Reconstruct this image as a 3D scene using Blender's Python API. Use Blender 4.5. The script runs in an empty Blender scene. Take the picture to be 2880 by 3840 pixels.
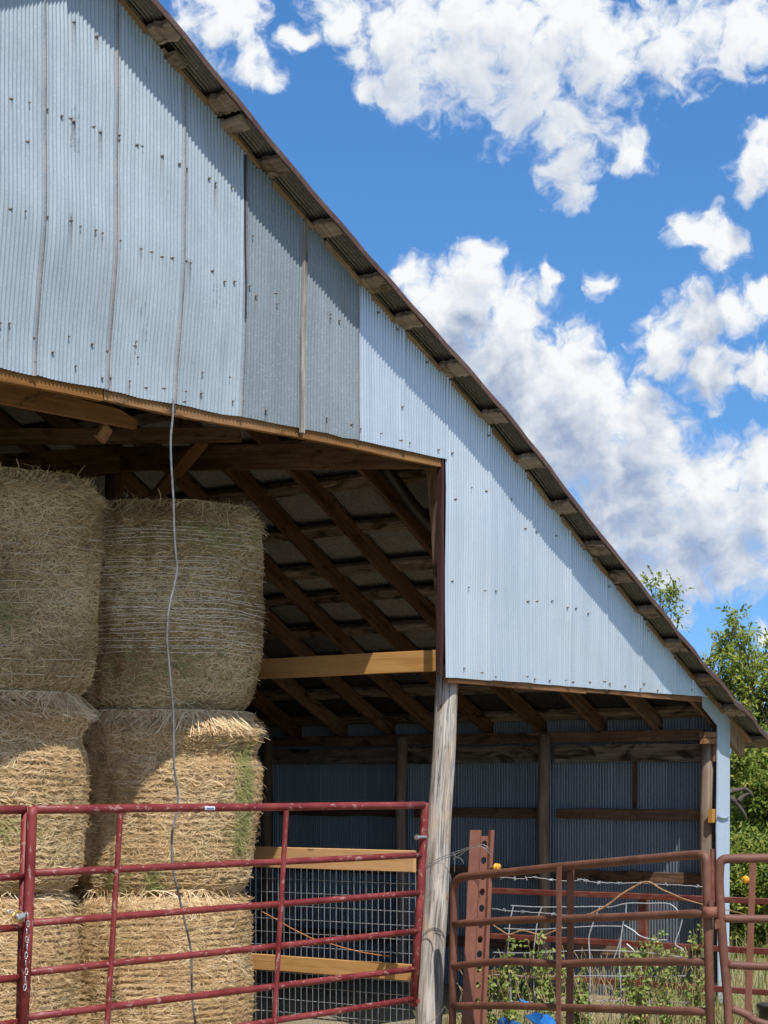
import bpy, math, random
import numpy as np
from mathutils import Vector, Matrix
random.seed(11)
R = random.Random(5)
scene = bpy.context.scene
COL = scene.collection
EYE = 1.85            # eye height above the barn datum
# ------------------------------------------------------------------ camera
cam_d = bpy.data.cameras.new('camera')
cam_d.sensor_fit = 'HORIZONTAL'
cam_d.sensor_width = 36.0
cam_d.lens = 95.0
cam_d.shift_y = 0.354
cam_d.clip_start = 0.1
cam_d.clip_end = 5000
cam = bpy.data.objects.new('camera', cam_d)
cam.location = (0, 0, EYE)
cam.rotation_euler = (math.radians(90), 0, 0)
COL.objects.link(cam)
scene.camera = cam
# ------------------------------------------------------------------ sun, exposure
SUN = Vector((0.388, -1.128, 1.75)).normalized()
sd = bpy.data.lights.new('sun', 'SUN')
sd.energy = 5.0
sd.angle = math.radians(0.5)
sd.color = (1.0, 0.955, 0.88)
so = bpy.data.objects.new('sun', sd)
so.rotation_euler = (-SUN).to_track_quat('-Z', 'Y').to_euler()
so.location = (0, -20, 30)
COL.objects.link(so)
scene.cycles.max_bounces = 5
scene.cycles.diffuse_bounces = 4
scene.cycles.glossy_bounces = 2
scene.cycles.transmission_bounces = 3
scene.view_settings.view_transform = 'Standard'
scene.view_settings.look = 'None'
scene.view_settings.gamma = 1
scene.view_settings.exposure = 0.0
scene.view_settings.use_curve_mapping = False


# ------------------------------------------------------------------ node helpers
class NT:
    def __init__(self, tree):
        self.t = tree

    def n(self, typ, ins=None, **props):
        nd = self.t.nodes.new(typ)
        for k, v in props.items():
            setattr(nd, k, v)
        if ins:
            for k, v in ins.items():
                s = nd.inputs[k]
                if isinstance(v, bpy.types.NodeSocket):
                    self.t.links.new(v, s)
                else:
                    s.default_value = v
        return nd

    def math(self, op, a, b=0.0, c=0.0, clamp=False):
        nd = self.n('ShaderNodeMath', operation=op, use_clamp=clamp)
        for i, v in enumerate((a, b, c)):
            if isinstance(v, bpy.types.NodeSocket):
                self.t.links.new(v, nd.inputs[i])
            else:
                nd.inputs[i].default_value = v
        return nd.outputs[0]

    def vmath(self, op, a, b=(0, 0, 0), scale=1.0):
        nd = self.n('ShaderNodeVectorMath', operation=op)
        for i, v in enumerate((a, b)):
            if isinstance(v, bpy.types.NodeSocket):
                self.t.links.new(v, nd.inputs[i])
            else:
                nd.inputs[i].default_value = v
        if op == 'SCALE':
            nd.inputs['Scale'].default_value = scale
        return nd.outputs['Value'] if op in ('LENGTH', 'DOT_PRODUCT', 'DISTANCE') else nd.outputs[0]

    def noise(self, vec, scale, detail=4, rough=0.55, dist=0.0, lac=2.0):
        nd = self.n('ShaderNodeTexNoise', {'Vector': vec, 'Scale': scale, 'Detail': detail,
                                           'Roughness': rough, 'Distortion': dist, 'Lacunarity': lac})
        return nd.outputs['Fac']

    def ramp(self, fac, stops, interp='LINEAR'):
        nd = self.n('ShaderNodeValToRGB', {'Fac': fac})
        cr = nd.color_ramp
        cr.interpolation = interp
        while len(cr.elements) < len(stops):
            cr.elements.new(0.5)
        for e, (p, c) in zip(cr.elements, stops):
            e.position = p
            e.color = (c if len(c) == 4 else tuple(c) + (1,)) if not isinstance(c, (int, float)) else (c, c, c, 1)
        return nd.outputs['Color']

    def rng(self, v, a, b, c=0.0, d=1.0, smooth=False):
        nd = self.n('ShaderNodeMapRange', {'Value': v, 'From Min': a, 'From Max': b, 'To Min': c, 'To Max': d})
        nd.interpolation_type = 'SMOOTHSTEP' if smooth else 'LINEAR'
        return nd.outputs['Result']

    def mix(self, fac, a, b, blend='MIX'):
        nd = self.n('ShaderNodeMix', data_type='RGBA', blend_type=blend)
        for i, v in ((0, fac), (6, a), (7, b)):
            if isinstance(v, bpy.types.NodeSocket):
                self.t.links.new(v, nd.inputs[i])
            else:
                nd.inputs[i].default_value = v if i == 0 or len(v) == 4 else tuple(v) + (1,)
        return nd.outputs[2]


# ------------------------------------------------------------------ sky
world = bpy.data.worlds.new('World')
scene.world = world
world.use_nodes = True
world.cycles.sampling_method = 'MANUAL'
world.cycles.sample_map_resolution = 512
wt = world.node_tree
wt.nodes.clear()
W = NT(wt)
CL = [(0.45, 20.29, 1.51), (1.96, 19.61, 1.66), (3.84, 20.11, 1.88), (4.21, 18.77, 1.43), (6.08, 19.71, 1.51), (7.94, 19.97, 1.36), (10.0, 19.98, 1.28), (5.34, 17.86, 1.06), (5.04, 16.98, 0.75), (5.26, 16.08, 0.57), (6.83, 17.2, 0.68), (0.75, 18.95, 0.83), (-0.38, 19.02, 0.34), (2.34, 20.87, 1.51), (5.34, 20.86, 1.13), (-0.83, 19.62, 0.45), (-4.44, 20.69, 1.28), (-3.61, 19.39, 0.72), (-2.34, 20.14, 0.45), (-1.21, 20.95, 0.9), (-3.01, 18.93, 0.3), (2.67, 14.59, 0.57), (2.49, 13.88, 0.83), (1.88, 13.25, 0.98), (3.69, 13.08, 0.98), (4.7, 14.02, 0.49), (1.51, 12.39, 0.98), (3.46, 11.58, 1.73), (5.11, 11.55, 1.28), (5.71, 10.53, 1.43), (3.91, 9.98, 1.43), (7.2, 10.36, 1.06), (7.94, 11.99, 0.83), (8.68, 12.54, 0.83), (9.27, 11.31, 0.83), (9.78, 12.85, 0.68), (10.58, 13.31, 0.6), (7.57, 9.48, 1.06), (6.08, 9.21, 0.9), (10.58, 11.26, 0.68), (9.27, 10.66, 0.45), (8.83, 15.06, 0.75), (9.49, 14.75, 0.64), (9.19, 14.21, 0.45), (6.17, 13.88, 0.29), (10.66, 16.68, 0.83), (10.22, 16.16, 0.45), (10.73, 17.08, 0.53), (7.42, 8.24, 1.28), (9.05, 8.21, 1.28), (10.51, 8.82, 0.9), (6.08, 7.75, 0.98), (7.35, 7.07, 1.13), (8.97, 7.26, 1.28), (10.29, 7.23, 0.9), (7.05, 6.11, 0.68), (8.38, 6.02, 0.83), (9.85, 5.92, 0.83), (8.09, 5.06, 0.41), (8.97, 5.57, 0.45), (0.75, 13.96, 0.57), (0.98, 13.39, 0.38), (10.58, 4.36, 0.3), (5.2, 9.3, 1.1), (6.6, 8.9, 0.9), (4.6, 8.3, 0.7), (6.2, 6.9, 0.8), (7.6, 5.9, 0.6), (9.4, 6.6, 0.9)]
cg = bpy.data.node_groups.new('cloud_density', 'ShaderNodeTree')
cg.interface.new_socket('Angles', in_out='INPUT', socket_type='NodeSocketVector')
cg.interface.new_socket('Density', in_out='OUTPUT', socket_type='NodeSocketFloat')
cg.interface.new_socket('Soft', in_out='OUTPUT', socket_type='NodeSocketFloat')
cg.interface.new_socket('Detail', in_out='OUTPUT', socket_type='NodeSocketFloat')
G = NT(cg)
gi = G.n('NodeGroupInput')
gout = G.n('NodeGroupOutput')
ang = gi.outputs[0]
w1 = G.n('ShaderNodeTexNoise', {'Vector': ang, 'Scale': 0.5, 'Detail': 2.0}).outputs['Color']
w2 = G.n('ShaderNodeTexNoise', {'Vector': ang, 'Scale': 2.0, 'Detail': 3.0}).outputs['Color']
w1 = G.vmath('SCALE', G.vmath('SUBTRACT', w1, (0.5, 0.5, 0.5)), scale=1.6)
w2 = G.vmath('SCALE', G.vmath('SUBTRACT', w2, (0.5, 0.5, 0.5)), scale=0.45)
q = G.vmath('ADD', ang, G.vmath('ADD', w1, w2))
fld = None
for (ca, ce, cr_) in CL:
    d = G.vmath('DISTANCE', q, (ca, ce, 0))
    f = G.math('MULTIPLY_ADD', d, -0.85 / (max(cr_, 0.5) * 1.12), 0.85 * min(1.0, 0.5 + cr_))
    fld = f if fld is None else G.math('SMOOTH_MAX', fld, f, 0.35)
# the same kind of cloud over the rest of the sky
gen = G.rng(G.noise(ang, 0.11, 5, 0.5), 0.35, 0.60, -1.2, 0.9)
sep = G.n('ShaderNodeSeparateXYZ', {0: ang})
away = G.math('MAXIMUM', G.rng(G.math('ABSOLUTE', sep.outputs[0]), 11.5, 15, 0, 1),
              G.math('MAXIMUM', G.rng(sep.outputs[1], 22.5, 27, 0, 1), G.rng(sep.outputs[1], 3.0, 0.0, 0, 1)), clamp=True)
fld = G.math('MAXIMUM', fld, G.math('ADD', gen, G.math('MULTIPLY_ADD', away, 3.0, -3.0)))
# billows: rounded cauliflower lumps plus ragged fibre noise
def billow(sc):
    v_ = G.n('ShaderNodeTexVoronoi', {'Vector': q, 'Scale': sc, 'Smoothness': 0.6}, feature='SMOOTH_F1', voronoi_dimensions='2D').outputs['Distance']
    return G.math('SUBTRACT', 0.5, v_)
bl_ = G.math('ADD', G.math('MULTIPLY', billow(1.6), 0.5), G.math('ADD', G.math('MULTIPLY', billow(3.7), 0.32), G.math('MULTIPLY', billow(8.0), 0.2)))
n1 = G.noise(q, 1.3, 9, 0.58, 0.1)
hi_ = G.rng(sep.outputs[1], 14.8, 17.0, 0, 1)
amt_b = G.math('MULTIPLY_ADD', hi_, -0.55, 0.85)
amt_n = G.math('MULTIPLY_ADD', hi_, 0.9, 1.25)
dens = G.math('ADD', G.math('MULTIPLY', fld, G.math('MULTIPLY_ADD', hi_, -0.25, 1.45)), G.math('MULTIPLY', G.math('SUBTRACT', n1, 0.5), amt_n))
dens = G.math('ADD', dens, G.math('MULTIPLY', bl_, amt_b))
cg.links.new(dens, gout.inputs[0])
soft = G.math('ADD', G.math('MULTIPLY', fld, 1.2), G.math('ADD', G.math('MULTIPLY_ADD', G.noise(q, 1.0, 3, 0.5, 0.2), 1.3, -0.65), G.math('MULTIPLY', bl_, 0.35)))
cg.links.new(soft, gout.inputs[1])
cg.links.new(G.math('ADD', G.math('MULTIPLY', n1, amt_n), G.math('MULTIPLY', bl_, amt_b)), gout.inputs[2])
tc = W.n('ShaderNodeTexCoord')
sp = W.n('ShaderNodeSeparateXYZ', {0: tc.outputs['Generated']})
az = W.math('MULTIPLY', W.math('ARCTAN2', sp.outputs[0], sp.outputs[1]), 57.2958)
el = W.math('MULTIPLY', W.math('ARCSINE', sp.outputs[2]), 57.2958)
cxyz = W.n('ShaderNodeCombineXYZ', {0: az, 1: el, 2: 0.0}).outputs[0]


def dn(off):
    return W.n('ShaderNodeGroup', {'Angles': W.vmath('ADD', cxyz, off)}, node_tree=cg)


d0, d1, d2, d3 = dn((0, 0, 0)), dn((0.10, 0.28, 0)), dn((0.25, 0.9, 0)), dn((0.3, 2.0, 0))
alpha = W.rng(d0.outputs[0], -0.06, 0.62, 0.0, 1.0, True)
# how much cloud lies above this point, towards the sun: tops bright, bases grey-blue
above = W.math('ADD', W.math('MULTIPLY', W.rng(d2.outputs[1], -0.1, 0.7, 0, 1), 0.40), W.math('MULTIPLY', W.rng(d3.outputs[1], -0.1, 0.7, 0, 1), 0.60))
det = W.math('SUBTRACT', d0.outputs[2], d1.outputs[2])
slope = W.math('SUBTRACT', d0.outputs[1], d2.outputs[1])
litv = W.math('ADD', W.math('MULTIPLY_ADD', W.math('MULTIPLY', above, W.rng(el, 14.0, 17.0, 1.22, 0.72)), -1.0, 1.05), W.math('ADD', W.math('MULTIPLY', det, 0.28), W.math('MULTIPLY', slope, 0.34)))
litv = W.rng(litv, -0.38, 1.0, 0.0, 1.0)
litv = W.math('MULTIPLY', litv, W.math('MULTIPLY_ADD', litv, -0.35, 1.35))
elf = W.rng(el, 3.0, 12.0, 0.0, 1.0)
shade_c = W.mix(elf, (0.33, 0.44, 0.65), (0.30, 0.39, 0.57))
ccol = W.mix(litv, shade_c, (0.95, 0.955, 0.965))
thin = W.rng(d0.outputs[0], -0.05, 0.75, 0.0, 1.0)
cloud = W.n('ShaderNodeBackground', {'Color': W.mix(thin, (0.56, 0.68, 0.87), ccol), 'Strength': 1.0})
zup = W.math('MULTIPLY_ADD', W.math('MAXIMUM', sp.outputs[2], -0.05), 0.85, 0.15)
svec = W.vmath('NORMALIZE', W.n('ShaderNodeCombineXYZ', {0: sp.outputs[0], 1: sp.outputs[1], 2: zup}).outputs[0])
sky = W.n('ShaderNodeTexSky', {'Vector': svec}, sky_type='NISHITA', sun_disc=False)
sky.sun_elevation = math.asin(SUN.z)
sky.sun_rotation = math.atan2(SUN.x, SUN.y)
sky.altitude = 200
sky.air_density = 1.0
sky.dust_density = 0.25
sky.ozone_density = 3.0
skyc = W.n('ShaderNodeHueSaturation', {'Color': sky.outputs[0], 'Hue': 0.503, 'Saturation': 1.27, 'Value': 1.24})
bg = W.n('ShaderNodeBackground', {'Color': skyc.outputs[0], 'Strength': 0.14})
ms = W.n('ShaderNodeMixShader', {0: alpha, 1: bg.outputs[0], 2: cloud.outputs[0]})
W.n('ShaderNodeOutputWorld', {'Surface': ms.outputs[0]})


# ------------------------------------------------------------------ barn frame of reference
g2 = np.array([0.616, 0.788])
g2 /= np.linalg.norm(g2)
w2 = np.array([-g2[1], g2[0]])
P0 = np.array([0.447, 15.3])
GZ = -0.2


def B(u, v, z):
    """barn coordinates: u along the gable wall to the low eave, v into the barn, z up"""
    p = P0 + u * g2 + v * w2
    return Vector((p[0], p[1], z))


G3 = Vector((g2[0], g2[1], 0))
W3 = Vector((w2[0], w2[1], 0))
F_, CX_, HY_ = 7600.0, 1440.0, 2940.0     # measurements taken off the photograph


def pv(px, py, v=0.0):
    """point of the vertical plane v = const (parallel to the gable) seen at a photo position"""
    t = (px - CX_) / F_
    b = P0 + v * w2
    u = (t * b[1] - b[0]) / (g2[0] - t * g2[1])
    return Vector((b[0] + u * g2[0], b[1] + u * g2[1], EYE + (HY_ - py) * (b[1] + u * g2[1]) / F_))


def pu(px, py, u=0.0):
    t = (px - CX_) / F_
    b = P0 + u * g2
    v = (t * b[1] - b[0]) / (w2[0] - t * w2[1])
    return Vector((b[0] + v * w2[0], b[1] + v * w2[1], EYE + (HY_ - py) * (b[1] + v * w2[1]) / F_))


def pl(px, py, A, Bq):
    """point of the vertical plane over ground line A-B"""
    t = (px - CX_) / F_
    dx, dy = Bq[0] - A[0], Bq[1] - A[1]
    k = (t * A[1] - A[0]) / (dx - t * dy)
    Y = A[1] + k * dy
    return Vector((A[0] + k * dx, Y, EYE + (HY_ - py) * Y / F_))


def uv_of(p):
    d = np.array([p[0], p[1]]) - P0
    return float(d @ g2), float(d @ w2)


# ------------------------------------------------------------------ mesh builder
ORI = {}


class MB:
    def __init__(self):
        self.v, self.f, self.uv, self.tone = [], [], [], []

    def face(self, idx, uv=None, tone=0.5):
        self.f.append(idx)
        self.uv.append(uv if uv else [(0, 0)] * len(idx))
        self.tone.append(tone)

    def quad(self, a, b, c, d, tone=0.5, uv=None):
        i = len(self.v)
        self.v += [a, b, c, d]
        self.face((i, i + 1, i + 2, i + 3), uv, tone)

    def loft(self, rings, closed=True, caps=True, us=None, uo=0.0, tone=0.5):
        """rings: list of equal-length point lists"""
        n = len(rings[0])
        i0 = len(self.v)
        for r in rings:
            self.v += [tuple(p) for p in r]
        per = [0.0]
        r0 = rings[len(rings) // 2]
        for k in range(n):
            per.append(per[-1] + (Vector(r0[(k + 1) % n]) - Vector(r0[k])).length)
        L = [0.0]
        for a, b in zip(rings[:-1], rings[1:]):
            L.append(L[-1] + (Vector(b[0]) - Vector(a[0])).length)
        for j in range(len(rings) - 1):
            for k in range(n if closed else n - 1):
                k2 = (k + 1) % n
                a, b, c, d = i0 + j * n + k, i0 + j * n + k2, i0 + (j + 1) * n + k2, i0 + (j + 1) * n + k
                self.face((a, b, c, d), [(L[j] + uo, per[k] + uo * 3), (L[j] + uo, per[k + 1] + uo * 3),
                                         (L[j + 1] + uo, per[k + 1] + uo * 3), (L[j + 1] + uo, per[k] + uo * 3)], tone)
        if caps and closed:
            self.face(tuple(i0 + k for k in reversed(range(n))), [(uo + per[k] * .1, uo * 3 + per[k] * .3) for k in range(n)], tone)
            self.face(tuple(i0 + (len(rings) - 1) * n + k for k in range(n)), [(uo + per[k] * .1, uo * 3 + per[k] * .3) for k in range(n)], tone)

    def board(self, a, b, wdir, w, t, ch=0.004, seg=5, jit=0.0025, bow=0.0, taper=1.0):
        """plank from a to b; w across wdir, t the other way; centred on a-b"""
        a, b = Vector(a), Vector(b)
        d = (b - a).normalized()
        wd = Vector(wdir)
        wd = (wd - d * wd.dot(d)).normalized()
        td = d.cross(wd).normalized()
        rings = []
        ch = min(ch, w * .2, t * .2)
        for j in range(seg + 1):
            k = j / seg
            c = a.lerp(b, k) + td * bow * math.sin(k * math.pi) + wd * R.uniform(-jit, jit) + td * R.uniform(-jit, jit)
            tw = w * (1 + (taper - 1) * k)
            hw, ht = tw / 2 + R.uniform(-jit, jit), t / 2 + R.uniform(-jit, jit) * .5
            rings.append([c + wd * x + td * y for x, y in ((-hw + ch, -ht), (hw - ch, -ht), (hw, -ht + ch), (hw, ht - ch),
                                                         (hw - ch, ht), (-hw + ch, ht), (-hw, ht - ch), (-hw, -ht + ch))])
        self.loft(rings, uo=R.uniform(0, 40))
        return self

    def tube(self, pts, r, n=8, caps=True, tone=0.5):
        pts = [Vector(p) for p in pts]
        rings = []
        prev = None
        for i, p in enumerate(pts):
            d = (pts[min(i + 1, len(pts) - 1)] - pts[max(i - 1, 0)])
            d = d.normalized() if d.length > 1e-9 else Vector((0, 0, 1))
            if prev is None:
                a = d.orthogonal().normalized()
            else:
                a = (prev - d * prev.dot(d)).normalized()
            prev = a
            b = d.cross(a)
            rr = r[i] if isinstance(r, (list, tuple)) else r
            rings.append([p + a * rr * math.cos(2 * math.pi * k / n) + b * rr * math.sin(2 * math.pi * k / n) for k in range(n)])
        self.loft(rings, caps=caps, uo=R.uniform(0, 30), tone=tone)
        return self

    def make(self, name, smooth=False):
        c = Vector((0, 0, 0))
        if self.v:
            lo = [min(p[i] for p in self.v) for i in range(3)]
            hi = [max(p[i] for p in self.v) for i in range(3)]
            c = Vector([(lo[i] + hi[i]) / 2 for i in range(3)])
        me = bpy.data.meshes.new(name)
        me.from_pydata([(p[0] - c.x, p[1] - c.y, p[2] - c.z) for p in self.v], [], self.f)
        ul = me.uv_layers.new(name='UVMap')
        flat = [x for f in self.uv for p in f for x in p]
        ul.data.foreach_set('uv', flat)
        at = me.attributes.new('tone', 'FLOAT', 'FACE')
        at.data.foreach_set('value', self.tone)
        if smooth:
            me.polygons.foreach_set('use_smooth', [True] * len(me.polygons))
        return me, c

    def obj(self, name, mat, parent=None, smooth=False, **props):
        me, c = self.make(name, smooth)
        me.materials.append(mat)
        return link(name, me, c, parent, **props)


def link(name, me, c, parent=None, **props):
    o = bpy.data.objects.new(name, me)
    COL.objects.link(o)
    c = Vector(c)
    ORI[o.name] = c
    if parent:
        o.parent = parent
        o.location = c - ORI[parent.name]
    else:
        o.location = c
    for k, v in props.items():
        o[k] = v
    return o


def thing(name, loc, label, category, group=None):
    o = bpy.data.objects.new(name, None)
    o.empty_display_size = 0.2
    COL.objects.link(o)
    o.location = loc
    ORI[o.name] = Vector(loc)
    o['label'] = label
    o['category'] = category
    if group:
        o['group'] = group
    return o


def tag(o, label, category, group=None):
    o['label'] = label
    o['category'] = category
    if group:
        o['group'] = group
    return o


# ------------------------------------------------------------------ materials
def newmat(name):
    m = bpy.data.materials.new(name)
    m.use_nodes = True
    n = NT(m.node_tree)
    b = m.node_tree.nodes['Principled BSDF']
    return m, n, b


def setin(n, b, **k):
    names = {'col': 'Base Color', 'rough': 'Roughness', 'metal': 'Metallic', 'normal': 'Normal', 'spec': 'Specular IOR Level'}
    for key, v in k.items():
        s = b.inputs[names[key]]
        if isinstance(v, bpy.types.NodeSocket):
            n.t.links.new(v, s)
        else:
            s.default_value = v if not isinstance(v, tuple) or len(v) == 4 else v + (1,)


def bump(n, h, strength=0.3, dist=0.01):
    return n.n('ShaderNodeBump', {'Height': h, 'Strength': strength, 'Distance': dist}).outputs[0]


def wood(name, dark, mid, light, rough=0.8, stain=0.0, staincol=(0.03, 0.02, 0.015), knots=True, grain=1.0, lo=0.28, hi=0.74):
    m, n, b = newmat(name)
    uv = n.n('ShaderNodeUVMap', uv_map='UVMap').outputs[0]
    mp = n.n('ShaderNodeMapping', {'Vector': uv, 'Scale': (1.3, 34.0, 1.0)}).outputs[0]
    g = n.noise(mp, 1.0, 7, 0.62, 0.6)
    mp2 = n.n('ShaderNodeMapping', {'Vector': uv, 'Scale': (2.0, 9.0, 1.0)}).outputs[0]
    big = n.noise(mp2, 0.9, 4, 0.6, 0.8)
    f = n.math('ADD', n.math('MULTIPLY', g, 0.6 * grain), n.math('MULTIPLY', big, 1 - 0.6 * grain))
    c = n.ramp(f, [(lo, dark), (0.5, mid), (hi, light)])
    if stain > 0:
        mp3 = n.n('ShaderNodeMapping', {'Vector': uv, 'Scale': (2.2, 6.0, 1.0), 'Location': (7, 3, 0)}).outputs[0]
        s = n.rng(n.noise(mp3, 1.3, 5, 0.65, 1.2), 0.62 - stain * 0.22, 0.72 - stain * 0.16, 0, 1)
        c = n.mix(n.math('MULTIPLY', s, 0.85), c, staincol)
    if knots:
        mp4 = n.n('ShaderNodeMapping', {'Vector': uv, 'Scale': (2.4, 7.0, 1.0)}).outputs[0]
        vo = n.n('ShaderNodeTexVoronoi', {'Vector': mp4, 'Scale': 1.0}).outputs['Distance']
        kn = n.rng(vo, 0.05, 0.11, 1, 0)
        c = n.mix(n.math('MULTIPLY', kn, 0.7), c, tuple(x * 0.45 for x in dark))
    oi = n.n('ShaderNodeObjectInfo').outputs['Random']
    hs = n.n('ShaderNodeHueSaturation', {'Color': c, 'Value': n.rng(oi, 0, 1, 0.78, 1.22), 'Saturation': n.rng(oi, 0, 1, 1.1, 0.85)})
    setin(n, b, col=hs.outputs[0], rough=rough, spec=0.2, normal=bump(n, g, 0.5, 0.006))
    return m


M = {}
M['old'] = wood('old_lumber', (0.055, 0.029, 0.018), (0.165, 0.092, 0.056), (0.32, 0.20, 0.125), stain=0.4)
M['bark'] = wood('rough_purlin_wood', (0.06, 0.045, 0.034), (0.22, 0.175, 0.135), (0.50, 0.42, 0.345), stain=0.6, staincol=(0.02, 0.012, 0.008))
M['lookout'] = wood('weathered_purlin_end', (0.14, 0.10, 0.075), (0.32, 0.25, 0.195), (0.53, 0.445, 0.365), stain=0.45, staincol=(0.09, 0.055, 0.035))
M['lumber'] = wood('fresh_lumber', (0.40, 0.195, 0.06), (0.55, 0.29, 0.095), (0.64, 0.37, 0.145), rough=0.65, grain=0.7)
M['brown'] = wood('brown_lumber', (0.16, 0.075, 0.036), (0.29, 0.14, 0.068), (0.42, 0.225, 0.115), stain=0.25)
M['rake'] = wood('rake_board_wood', (0.17, 0.10, 0.06), (0.36, 0.225, 0.135), (0.54, 0.37, 0.24), stain=0.25)
M['grey'] = wood('weathered_post_wood', (0.10, 0.085, 0.075), (0.34, 0.305, 0.275), (0.56, 0.51, 0.45), stain=0.3, staincol=(0.36, 0.22, 0.11), rough=0.85, lo=0.36, hi=0.64)
M['maroon'] = wood('stained_jamb_wood', (0.025, 0.012, 0.012), (0.055, 0.024, 0.021), (0.09, 0.045, 0.038))
M['hdr'] = wood('header_lumber', (0.16, 0.075, 0.03), (0.29, 0.145, 0.058), (0.42, 0.23, 0.10), stain=0.25)


def galv(name, c0, c1, metal=0.35, rough=0.42, dirt=0.25, dirtcol=(0.2, 0.19, 0.16), rust=True, sheen=0.5):
    m, n, b = newmat(name)
    pos = n.n('ShaderNodeNewGeometry').outputs['Position']
    vo = n.n('ShaderNodeTexVoronoi', {'Vector': pos, 'Scale': 130.0})
    sp_ = n.noise(pos, 70, 3, 0.6)
    st = n.n('ShaderNodeMapping', {'Vector': pos, 'Scale': (14, 14, 0.7)}).outputs[0]
    streak = n.noise(st, 1.0, 5, 0.6)
    big = n.noise(pos, 1.4, 4, 0.6)
    f = n.math('ADD', n.math('MULTIPLY', streak, 0.5), n.math('MULTIPLY', n.math('ADD', sp_, big), 0.25))
    oi = n.n('ShaderNodeObjectInfo').outputs['Random']
    f = n.math('ADD', f, n.rng(oi, 0, 1, -0.06, 0.06))
    c = n.ramp(f, [(0.3, c0), (0.7, c1)])
    sep_ = n.n('ShaderNodeSeparateColor', {0: vo.outputs['Color']}).outputs[0]
    c = n.mix(n.math('MULTIPLY', n.rng(sep_, 0.80, 1.0, 0, 1), 0.15), c, (0.78, 0.83, 0.88))
    smu = n.math('MULTIPLY', n.rng(n.noise(n.n('ShaderNodeMapping', {'Vector': pos, 'Scale': (5, 5, 2.2), 'Location': (4, 2, 9)}).outputs[0], 1.0, 5, 0.6, 0.9), 0.66, 0.72, 0, 1), dirt * 1.6)
    c = n.mix(smu, c, (0.17, 0.20, 0.22))
    dm = n.rng(n.noise(n.n('ShaderNodeMapping', {'Vector': pos, 'Scale': (3, 3, 1.2)}).outputs[0], 1.0, 6, 0.65, 0.6), 0.54, 0.74, 0, dirt * 1.2)
    c = n.mix(dm, c, dirtcol)
    if rust:
        at = n.n('ShaderNodeAttribute', attribute_name='rust').outputs['Fac']
        nz = n.rng(n.noise(pos, 90, 3), 0.3, 0.6, 0.55, 1)
        c = n.mix(n.math('MULTIPLY', at, nz), c, n.mix(n.rng(n.noise(pos, 3.0, 3), 0.45, 0.6, 0, 1), (0.10, 0.06, 0.045), (0.25, 0.13, 0.06)))
    rg = n.math('ADD', n.math('MULTIPLY', f, 0.25), rough - 0.1)
    wv = n.noise(n.n('ShaderNodeMapping', {'Vector': pos, 'Scale': (5, 5, 1.5)}).outputs[0], 1.0, 3)
    setin(n, b, col=c, metal=metal, rough=rg, normal=bump(n, n.math('ADD', wv, n.math('MULTIPLY', sp_, 0.05)), 0.25, 0.02), spec=sheen)
    return m


M['tin_old'] = galv('aged_galvanised_steel', (0.285, 0.35, 0.405), (0.425, 0.495, 0.555), metal=0.22, rough=0.42, sheen=0.35)
M['tin_grey'] = galv('dull_galvanised_steel', (0.175, 0.22, 0.25), (0.265, 0.31, 0.345), metal=0.15, rough=0.5, sheen=0.3, dirt=0.45, dirtcol=(0.2, 0.2, 0.17))
M['tin_new'] = galv('bright_galvanised_steel', (0.46, 0.53, 0.585), (0.65, 0.705, 0.75), metal=0.5, rough=0.33, dirt=0.06)
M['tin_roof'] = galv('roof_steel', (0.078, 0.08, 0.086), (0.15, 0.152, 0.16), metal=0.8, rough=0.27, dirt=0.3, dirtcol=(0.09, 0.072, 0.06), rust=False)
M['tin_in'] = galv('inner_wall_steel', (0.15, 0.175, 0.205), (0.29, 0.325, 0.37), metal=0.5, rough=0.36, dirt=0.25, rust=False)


def plain(name, col, rough=0.5, metal=0.0, var=0.0, scale=20, col2=None, spec=0.5, bmp=0.0):
    m, n, b = newmat(name)
    pos = n.n('ShaderNodeNewGeometry').outputs['Position']
    nz = n.noise(pos, scale, 5, 0.6)
    c2 = col2 if col2 else tuple(min(1, x * (1 + var)) for x in col)
    c = n.mix(n.rng(nz, 0.35, 0.65, 0, 1), tuple(x * (1 - var) for x in col), c2)
    setin(n, b, col=c, rough=rough, metal=metal, spec=spec)
    if bmp:
        setin(n, b, normal=bump(n, nz, bmp, 0.004))
    return m


def painted(name, col, chip, chipcol, rough=0.45, amount=0.6, scale=16, fade=(0.3, 0.1, 0.1)):
    m, n, b = newmat(name)
    uv = n.n('ShaderNodeUVMap', uv_map='UVMap').outputs[0]
    pos = n.n('ShaderNodeNewGeometry').outputs['Position']
    big = n.noise(pos, 5, 4, 0.6)
    c = n.mix(n.rng(big, 0.35, 0.7, 0, 1), col, fade)
    ch = n.rng(n.noise(n.n('ShaderNodeMapping', {'Vector': uv, 'Scale': (0.7, 1.6, 1)}).outputs[0], scale, 6, 0.62, 0.4), amount, amount + 0.05, 0, 1)
    c = n.mix(n.math('MULTIPLY', ch, chip), c, chipcol)
    setin(n, b, col=c, rough=n.math('MULTIPLY_ADD', big, 0.3, rough - 0.15), normal=bump(n, n.noise(pos, 120, 3), 0.12, 0.002))
    return m


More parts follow.
